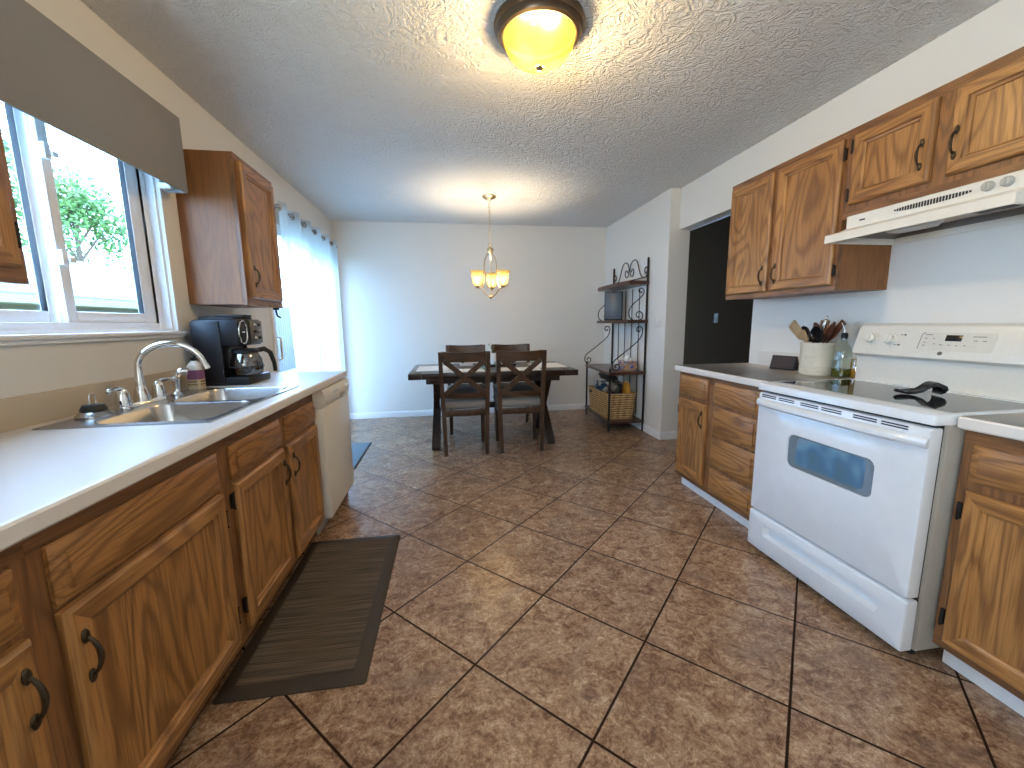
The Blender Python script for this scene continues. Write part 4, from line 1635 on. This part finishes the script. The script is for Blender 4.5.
def shelf(z, xf, th, bow, far=0.0):
    q = MB()
    out = [(RX1 + .012, KY0 - .012), (RX1 + .012, KY1 + .012)]
    n_ = 11
    for i in range(n_):
        u = i / (n_ - 1)
        out.append((xf + far * (1 - u) - bow * (1 - (2 * u - 1) ** 2), KY1 + .012 - (KY1 - KY0 + .024) * u))
    q.loops([[(x, y, zz) for x, y in out] for zz in (z - th, z)])
    return q.build('shelf', 'shelf_wood', rk)


shelf(.118, RX0 - .012, .022, .0, .05)
shelf(.665, RX0 - .012, .03, .0, .05)
shelf(1.222, 1.875, .035, .03)
shelf(1.63, 1.875, .042, .03)


def spiral(c, r0, a0, turns, n, plane, y):
    out = []
    for i in range(n):
        u = i / (n - 1)
        a = a0 + turns * 2 * PI * u
        r = r0 * (1 - .72 * u)
        out.append((c[0] + r * math.cos(a), c[1] + r * math.sin(a)))
    return out


def bez(p0, p1, p2, p3, n):
    out = []
    for i in range(n):
        t_ = i / (n - 1)
        out.append(tuple((1 - t_) ** 3 * a + 3 * (1 - t_) ** 2 * t_ * b_ + 3 * (1 - t_) * t_ ** 2 * c + t_ ** 3 * d for a, b_, c, d in zip(p0, p1, p2, p3)))
    return out


for y in (KY0, KY1):
    # long diagonal S from the back post under the third shelf to the front post
    path = spiral((2.005, 1.115), .042, PI * .0, 1.0, 16, 0, y)
    path = list(reversed(path)) + bez((2.047, 1.115), (2.055, 1.03), (1.98, .98), (1.88, .90), 8)[1:] + bez((1.88, .90), (1.78, .82), (1.715, .80), (1.712, .73), 8)[1:]
    path += spiral((1.762, .725), .05, PI, 1.1, 18, 0, y)[1:]
    q = MB()
    q.tube([(x, y, z) for x, z in path], .0058, 7)
    q.build('scroll', 'iron', rk)
    # S between the two upper shelves
    path = list(reversed(spiral((2.012, 1.522), .036, PI * .0, 1.0, 14, 0, y)))
    path += bez((2.048, 1.522), (2.05, 1.45), (1.90, 1.40), (1.885, 1.315), 10)[1:] + bez((1.885, 1.315), (1.88, 1.27), (1.89, 1.235), (1.93, 1.222), 6)[1:]
    q = MB()
    q.tube([(x, y, z) for x, z in path], .0056, 7)
    q.tube([(x, y, z) for x, z in spiral((1.995, 1.27), .055, -PI * .5, 1.1, 20, 0, y)], .0056, 7)
    q.build('scroll', 'iron', rk)
# back bars and crest
for k in range(4):
    y = KY0 + (KY1 - KY0) * (k + 1) / 5
    MB().tube([(RX1 + .004, y, .15), (RX1 + .004, y, 1.57)], .005, 7).build('back_bar', 'iron', rk)
q = MB()
q.tube([(RX1, KY0, 1.672), (RX1, KY1, 1.672)], .0055, 7)
ymid = (KY0 + KY1) / 2
for s in (-1, 1):
    e = KY0 if s < 0 else KY1
    path = bez((ymid + s * .33, 1.675), (ymid + s * .22, 1.73), (ymid + s * .24, 1.885), (ymid + s * .12, 1.890), 12)
    path += bez(path[-1], (ymid + s * .02, 1.89), (ymid + s * .0, 1.80), (ymid + s * .02, 1.76), 8)[1:]
    path += [(ymid + s * .075 + .06 * (1 - .65 * u) * math.cos(a), 1.765 + .06 * (1 - .65 * u) * math.sin(a)) for u, a in [(i / 16, (PI if s > 0 else 0) + (1 if s > 0 else -1) * 2 * PI * i / 16) for i in range(1, 17)]]
    q.tube([(RX1, y, z) for y, z in path], .0056, 7)
    path = [(e - s * .05 + .038 * (1 - .6 * u) * math.cos(a), 1.735 + .05 * (1 - .6 * u) * math.sin(a)) for u, a in [(i / 14, (0 if s > 0 else PI) + (1 if s > 0 else -1) * (1.9 * PI) * i / 14) for i in range(15)]]
    path = bez((ymid + s * .33, 1.675), (e - s * .06, 1.655), (e - s * .012, 1.68), (e - s * .012, 1.735), 7) + path[1:]
    q.tube([(RX1, y, z) for y, z in path], .005, 7)
q.build('crest_scroll', 'iron', rk)

# things on the rack
bb = thing('speaker_box', (1.955, 4.70, 1.222), 'black box with a grey-blue front on the third rack shelf', 'box')
bm_ = Matrix.Translation((1.955, 4.70, 1.2225)) @ Matrix.Rotation(math.radians(-24), 4, 'Z')
q = MB()
q.box(-.105, .105, -.06, .06, 0, .335, bev=.006, mtx=bm_)
q.build('case', 'black_plastic', bb)
q = MB()
q.box(-.095, .095, -.0625, -.0595, .012, .323, bev=.001, mtx=bm_)
q.build('front_panel', plain('grey_blue_front', (.085, .11, .14), .3), bb)
tx = thing('tissue_box', (1.98, 4.30, .665), 'patterned blue and tan tissue box on the second rack shelf', 'tissue box')
q = MB()
q.box(1.90, 2.05, 4.22, 4.42, .6656, .765, bev=.003)
q.build('carton', 'tissue', tx)
q = MB()
L = []
for z, a in ((.7645, .030), (.785, .040), (.81, .030), (.835, .010)):
    L.append([(1.975 + a * math.cos(2 * PI * k / 9) * (1 + .35 * math.sin(k * 3.1)), 4.32 + a * 1.3 * math.sin(2 * PI * k / 9) * (1 + .3 * math.cos(k * 2.3)), z + .006 * math.sin(k * 2)) for k in range(9)])
q.loops(L)
q.build('tissue', 'paper', tx, 60)
# wicker basket, tapered, open, with a hand hole
bk = thing('wicker_basket', (1.88, 4.52, .118), 'tan woven wicker basket on the lowest rack shelf', 'basket')
q = MB()
A = (1.705, 2.045, 4.20, 4.86)


def brect(e, z, r=.03):
    return [(x, y, z) for x, y in rrect(A[0] - e, A[1] + e, A[2] - e, A[3] + e, r, 4)]


q.loops([brect(-.022, .1185), brect(-.012, .25), brect(-.002, .395), brect(.004, .402), brect(.004, .412), brect(-.012, .412), brect(-.020, .40), brect(-.036, .132)], 0)
q.build('weave', 'wicker', bk)
q = MB()
q.box(A[0] - .004, A[0] + .012, 4.72, 4.80, .345, .375, bev=.008)
q.build('hand_hole', 'matte_black', bk)


def bag(name, label, cat, c, rx, ry, rz, mat_, seed, rot=0):
    random.seed(seed)
    b_ = bmesh.new()
    bmesh.ops.create_icosphere(b_, subdivisions=3, radius=1)
    ph = [random.uniform(0, 6) for _ in range(6)]
    R_ = Matrix.Rotation(rot, 3, 'X')
    for v in b_.verts:
        p = v.co.copy()
        k = 1 + .16 * math.sin(5 * p.x + ph[0]) * math.sin(4 * p.y + ph[1]) + .12 * math.sin(9 * p.z + 6 * p.y + ph[2]) + .06 * math.sin(17 * p.x + 13 * p.z + ph[3])
        p = Vector((math.copysign(abs(p.x) ** .7, p.x), math.copysign(abs(p.y) ** .7, p.y), math.copysign(abs(p.z) ** .8, p.z))) * k
        v.co = R_ @ Vector((p.x * rx, p.y * ry, p.z * rz)) + Vector(c)
    q = MB()
    q.bm(b_)
    return tag(q.build(name, mat_, None, 50), label, cat, 'bags in the wicker basket')


M['bag_dark'] = mat_pattern('dark_bag_print', [(0, (.012, .012, .014)), (.6, (.02, .025, .03)), (.8, (.012, .012, .014)), (.93, (.55, .52, .42))], 16, .3)
M['bag_blue'] = mat_pattern('blue_bag_print', [(0, (.01, .03, .07)), (.5, (.02, .07, .16)), (.8, (.06, .12, .15)), (.93, (.6, .6, .55))], 18, .3)
M['bag_orange'] = mat_pattern('orange_bag_print', [(0, (.55, .22, .015)), (.7, (.62, .30, .03)), (.9, (.2, .05, .01))], 14, .3)
M['bag_grey'] = plain('grey_green_bag', (.075, .08, .07), .35)
bag('snack_bag', 'blue crinkled bag at the far end of the wicker basket', 'bag', (1.80, 4.66, .42), .065, .12, .085, 'bag_blue', 3)
bag('snack_bag', 'dark grey-green bag lying on top in the wicker basket', 'bag', (1.865, 4.60, .556), .085, .13, .030, 'bag_grey', 5, .2)
bag('snack_bag', 'black and cream crinkled bag in the middle of the wicker basket', 'bag', (1.862, 4.38, .43), .062, .10, .105, 'bag_dark', 8)
bag('snack_bag', 'orange bag at the wall side of the wicker basket', 'bag', (1.966, 4.29, .43), .030, .05, .10, 'bag_orange', 11)

# ------------------------------------------------------------------ switches
def switch_plate(label, x, y, z, n_, w_, mt='switch'):
    r = thing('light_switch', (x, y, z), label, 'light switch')
    q = MB()
    q.box(x - .006, x - .0005, y - w_ / 2, y + w_ / 2, z - .058, z + .058, bev=.002)
    q.build('plate', mt, r)
    for i in range(n_):
        yy = y + (i - (n_ - 1) / 2) * .046
        q = MB()
        q.box(x - .014, x - .005, yy - .005, yy + .005, z - .004, z + .014, bev=.002)
        q.build('toggle', mt, r)


switch_plate('almond triple light switch on the dining wall beside the rack', XP, 3.865, 1.196, 3, .165)
switch_plate('single light switch on the dark hall wall through the opening', HX, 4.75, 1.236, 1, .075, 'switch_shaded')

# ------------------------------------------------------------------ curtain
cu = thing('sheer_curtain', (XW + .09, 4.3, 0), 'white sheer grommet curtain over the patio door', 'curtain')
q = MB()
ys0, ys1 = 3.50, 5.06
NX, NZ = 170, 14
CXX = XW + .088
ztop, zbot = 2.145, .03
grid = []
for j in range(NZ + 1):
    v = j / NZ
    z = ztop + (zbot - ztop) * v
    row = []
    for i in range(NX + 1):
        u = i / NX
        y = ys0 + (ys1 - ys0) * u + .10 * v * (1 - u) ** 2
        ph = u * 2 * PI * 5.5
        amp = .040 * (1 - .15 * v)
        x = CXX + amp * math.sin(ph) + .010 * v * math.sin(ph * 2.7 + 1.3) + .006 * v * math.sin(ph * 5.1)
        row.append((x, y + .012 * math.sin(ph * 2), z))
    grid.append(row)
q.loops(grid, 0, False, False, close=False)
cl = q.build('cloth', 'sheer', cu, 80)
for k in range(11):
    ph = PI * k
    u = ph / (2 * PI * 5.5)
    y = ys0 + (ys1 - ys0) * u + .001
    if u > .995:
        continue
    q = MB()
    sl = 1 if k % 2 == 0 else -1
    tv = Vector((.040 * 2 * PI * 5.5 / (ys1 - ys0) * sl, 1.0, 0)).normalized()
    q.tube([Vector((CXX, y, 2.098)) + tv * (.021 * math.cos(a)) + Vector((0, 0, .021 * math.sin(a))) for a in [2 * PI * i / 18 for i in range(18)]], .0045, 6, closed=True)
    q.build('grommet', 'steel', cl)
rd = thing('curtain_rod', (CXX, 4.25, 2.098), 'dark metal curtain rod above the patio door', 'curtain rod')
MB().tube([(CXX, 3.30, 2.098), (CXX, 5.10, 2.098)], .0095, 10).build('rod', 'steel', rd)
for y in (3.30, 5.11):
    MB().ball((CXX, y, 2.098), .020).build('finial', 'steel', rd)
for y in (3.40, 5.0):
    q = MB()
    q.tube([(XW + .001, y, 2.075), (XW + .04, y, 2.078), (CXX, y, 2.086)], .006)
    q.box(XW + .0005, XW + .006, y - .015, y + .015, 2.05, 2.10, bev=.002)
    q.build('bracket', 'steel', rd)

# ------------------------------------------------------------------ mats
km = thing('kitchen_mat', (-.55, 1.75, 0), 'brown woven kitchen mat with dark border on the floor by the sink', 'mat')
q = MB()
mx0, mx1, my0, my1 = -.795, -.318, 1.262, 2.245
q.loops([[(x, y, z) for x, y in rrect(mx0 + e, mx1 - e, my0 + e, my1 - e, .012, 4)] for e, z in ((0, .0008), (0, .004), (.012, .013), (.05, .0145), (.056, .0145))], 0)
q.build('border', 'rubber', km)
q = MB()
q.loops([[(x, y, z) for x, y in rrect(mx0 + .05, mx1 - .05, my0 + .05, my1 - .05, .004, 3)] for z in (.0135, .0155)], 0)
q.build('woven_centre', 'mat_weave', km)
dm = thing('door_mat', (-1.05, 3.8, 0), 'blue-grey doormat with dark edge before the patio door', 'mat')
q = MB()
q.loops([[(x, y, z) for x, y in rrect(-1.30 + e, -.825 - e, 3.41 + e, 4.20 - e, .02, 4)] for e, z in ((0, .0008), (.004, .008), (.02, .009))], 0)
q.build('border', 'matte_black', dm)
q = MB()
q.loops([[(x, y, z) for x, y in rrect(-1.285, -.84, 3.425, 4.185, .01, 4)] for z in (.0085, .012)], 0)
q.build('pile', 'door_mat', dm)

# ------------------------------------------------------------------ ceiling lamp
LX_, LY_ = .415, 1.865
cl_ = thing('ceiling_lamp', (LX_, LY_, H), 'round flush ceiling lamp with bronze ring and glowing alabaster bowl', 'ceiling lamp')
q = MB()
q.lathe([(.190, -.0005), (.192, -.012), (.186, -.020), (.184, -.030), (.176, -.036), (.170, -.048), (.158, -.052), (.152, -.050), (.150, -.030), (.0, -.028)], (LX_, LY_, H), 48, cap0=True)
q.build('ring', 'lamp_bronze', cl_)
q = MB()
pr = [(.150 * math.cos(math.radians(a)), -.048 - .115 * math.sin(math.radians(a))) for a in range(0, 88, 6)] + [(.004, -.163)]
q.lathe(pr, (LX_, LY_, H), 48, cap1=True)
q.build('bowl', 'bowl', cl_, 60)
q = MB()
q.lathe([(.018, -.163), (.019, -.167), (.012, -.172), (.006, -.178), (.007, -.184), (.0, -.190)], (LX_, LY_, H), 18, cap0=True)
q.build('finial', 'nickel', cl_)


def bulb(name, loc, energy, color, radius=.03, parent=None):
    l = bpy.data.lights.new(name, 'POINT')
    l.energy = energy
    l.color = color
    l.shadow_soft_size = radius
    o = bpy.data.objects.new(name, l)
    COL.objects.link(o)
    o.location = loc
    return o


bulb('ceiling_lamp_bulb', (LX_ + .05, LY_ + .02, H - .118), BULB, (1.0, .81, .54), .04)
bulb('ceiling_lamp_bulb', (LX_ - .05, LY_ - .02, H - .118), BULB, (1.0, .81, .54), .04)

# ------------------------------------------------------------------ chandelier
HXc, HYc = .428, 4.193
cn = thing('chandelier', (HXc, HYc, H), 'three-arm brass toned chandelier with frosted glass shades over the table', 'chandelier')
q = MB()
q.lathe([(.066, -.0005), (.068, -.010), (.055, -.022), (.02, -.032), (.008, -.045), (0, -.046)], (HXc, HYc, H), 28, cap0=True)
q.build('canopy', 'nickel', cn)
q = MB()
z = H - .045
k = 0
while z > 1.985:
    a = 0 if k % 2 else PI / 2
    pts = []
    for i in range(12):
        t_ = 2 * PI * i / 12
        pts.append((HXc + .0085 * math.cos(t_) * math.cos(a), HYc + .0085 * math.cos(t_) * math.sin(a), z - .016 + .019 * math.sin(t_)))
    q.tube(pts, .0022, 5, closed=True)
    z -= .031
    k += 1
q.build('chain', 'nickel', cn)
q = MB()
q.tube([(HXc + .018 * math.cos(a), HYc, 1.978 + .022 * math.sin(a)) for a in [2 * PI * i / 18 for i in range(18)]], .003, 6, closed=True)
q.lathe([(.006, 1.958), (.012, 1.952), (.030, 1.944), (.034, 1.926), (.028, 1.908), (.020, 1.898), (.0, 1.896)], (HXc, HYc, 0), 20, cap0=True)
q.build('hub', 'nickel', cn)
q = MB()
q.lathe([(.0, 1.442), (.008, 1.448), (.014, 1.458), (.020, 1.470), (.014, 1.482), (.006, 1.49)], (HXc, HYc, 0), 16, cap1=True)
q.build('bottom_finial', 'nickel', cn)
for k, a in enumerate((math.radians(200), math.radians(320), math.radians(80))):
    ca_, sa = math.cos(a), math.sin(a)
    P = lambda r, z: (HXc + r * ca_, HYc + r * sa, z)
    q = MB()
    path = bez((.016, 1.915), (.030, 1.87), (.075, 1.86), (.072, 1.73), 10) + bez((.072, 1.73), (.070, 1.60), (.09, 1.530), (.147, 1.556), 10)[1:]
    q.tube([P(r, z) for r, z in path], .0065, 8)
    path = bez((.012, 1.468), (.05, 1.475), (.07, 1.50), (.10, 1.546), 8)
    q.tube([P(r, z) for r, z in path], .0055, 8)
    arm = q.build('arm', 'nickel', cn)
    c = P(.147, 1.562)
    q = MB()
    q.lathe([(.006, -.012), (.018, -.004), (.027, .006), (.024, .014), (0, .014)], c, 18, cap0=True)
    q.build('cup', 'nickel', arm)
    q = MB()
    q.lathe([(.026, .012), (.041, .022), (.049, .05), (.053, .09), (.058, .125), (.073, .155), (.070, .156), (.055, .125), (.050, .09), (.046, .05), (.038, .025), (.02, .017)], c, 28)
    q.build('shade', 'shade', arm, 60)
    bulb('chandelier_bulb', (c[0], c[1], c[2] + .085), SMALL_BULB, (1.0, .80, .52), .022)

# ================================================================== outside
tag(MB().box(-30, XO - .02, -6, 34, -.30, -.12).build('ground', 'lawn'), kind='structure')
tag(MB().box(-4.2, XO - .02, 2.9, 9, -.12, -.06).build('trim_2', 'patio'), kind='structure')
fn = thing('garden_fence', (-4.6, 11.0, -.06), 'grey board fence beyond the patio door', 'fence')
q = MB()
for k in range(38):
    y = 8.3 + k * .152
    q.box(-4.62, -4.60, y, y + .148, -.055, 1.72 + .01 * (k % 3), bev=.003)
q.build('board_panel', 'fence', fn)
for k in range(4):
    MB().box(-4.71, -4.625, 8.4 + k * 1.85, 8.49 + k * 1.85, -.055, 1.7, bev=.004).build('post', 'fence', fn)
ga = thing('garage', (-10, 12, -.12), 'pale green garage with grey shingle roof seen through the kitchen window', 'garage')
q = MB()
q.box(-13, -7.35, 4, 21, -.12, 1.64)
q.build('wall', 'pale_green', ga)
q = MB()
q.prism([(-7.0, 1.72), (-7.0, 1.80), (-10.2, 3.06), (-13.4, 1.80), (-13.4, 1.72)], 1, 3.6, 21.4)
q.build('roof', 'shingle', ga)
q = MB()
q.prism([(-6.995, 1.60), (-6.90, 1.62), (-6.89, 1.76), (-6.995, 1.76)], 1, 3.6, 21.4)
q.build('gutter', plain('pale_gutter', (.20, .19, .12), .5), ga)


def tree(label, x, y, hgt, rad, seed, nleaf):
    random.seed(seed)
    r = thing('tree', (x, y, -.12), label, 'tree', 'trees behind the garage')
    q = MB()
    q.tube([(x, y, -.12), (x + .1, y, hgt * .3), (x - .1, y + .1, hgt * .6), (x, y, hgt * .9)], [.22, .18, .12, .04], 10)
    blobs = []
    for k in range(12):
        a = random.uniform(0, 2 * PI)
        rr = rad * random.uniform(.1, .75)
        zc = hgt * random.uniform(.38, .95)
        blobs.append((x + rr * math.cos(a), y + rr * math.sin(a), zc, rad * random.uniform(.28, .48)))
        q.tube([(x, y, max(.5, zc - rad * .5)), (x + rr * .5 * math.cos(a), y + rr * .5 * math.sin(a), zc - .2), (x + rr * math.cos(a), y + rr * math.sin(a), zc)], [.07, .05, .02], 6)
    q.build('trunk', 'bark', r)
    q = MB()
    for k in range(nleaf):
        bx_, by_, bz_, br = random.choice(blobs)
        d = Vector((random.gauss(0, 1), random.gauss(0, 1), random.gauss(0, .8))).normalized() * br * random.uniform(.5, 1.08)
        c = Vector((bx_, by_, bz_)) + d
        u = Vector((random.gauss(0, 1), random.gauss(0, 1), random.gauss(0, .6))).normalized()
        w_ = u.orthogonal().normalized()
        s = random.uniform(.09, .18)
        q.face([c - u * s, c + w_ * s * .5, c + u * s, c - w_ * s * .5])
    q.build('crown', 'leaf', r, 0)


tree('leafy green tree behind the garage, seen in the right window pane', -18.6, 24.6, 8.2, 3.0, 21, 4600)
tree('leafy green tree behind the garage, mostly behind the window mullion', -18.0, 19.2, 8.4, 2.5, 22, 3200)
tree('leafy green tree behind the garage, seen in the left window pane', -17.6, 14.6, 8.4, 2.4, 23, 3200)
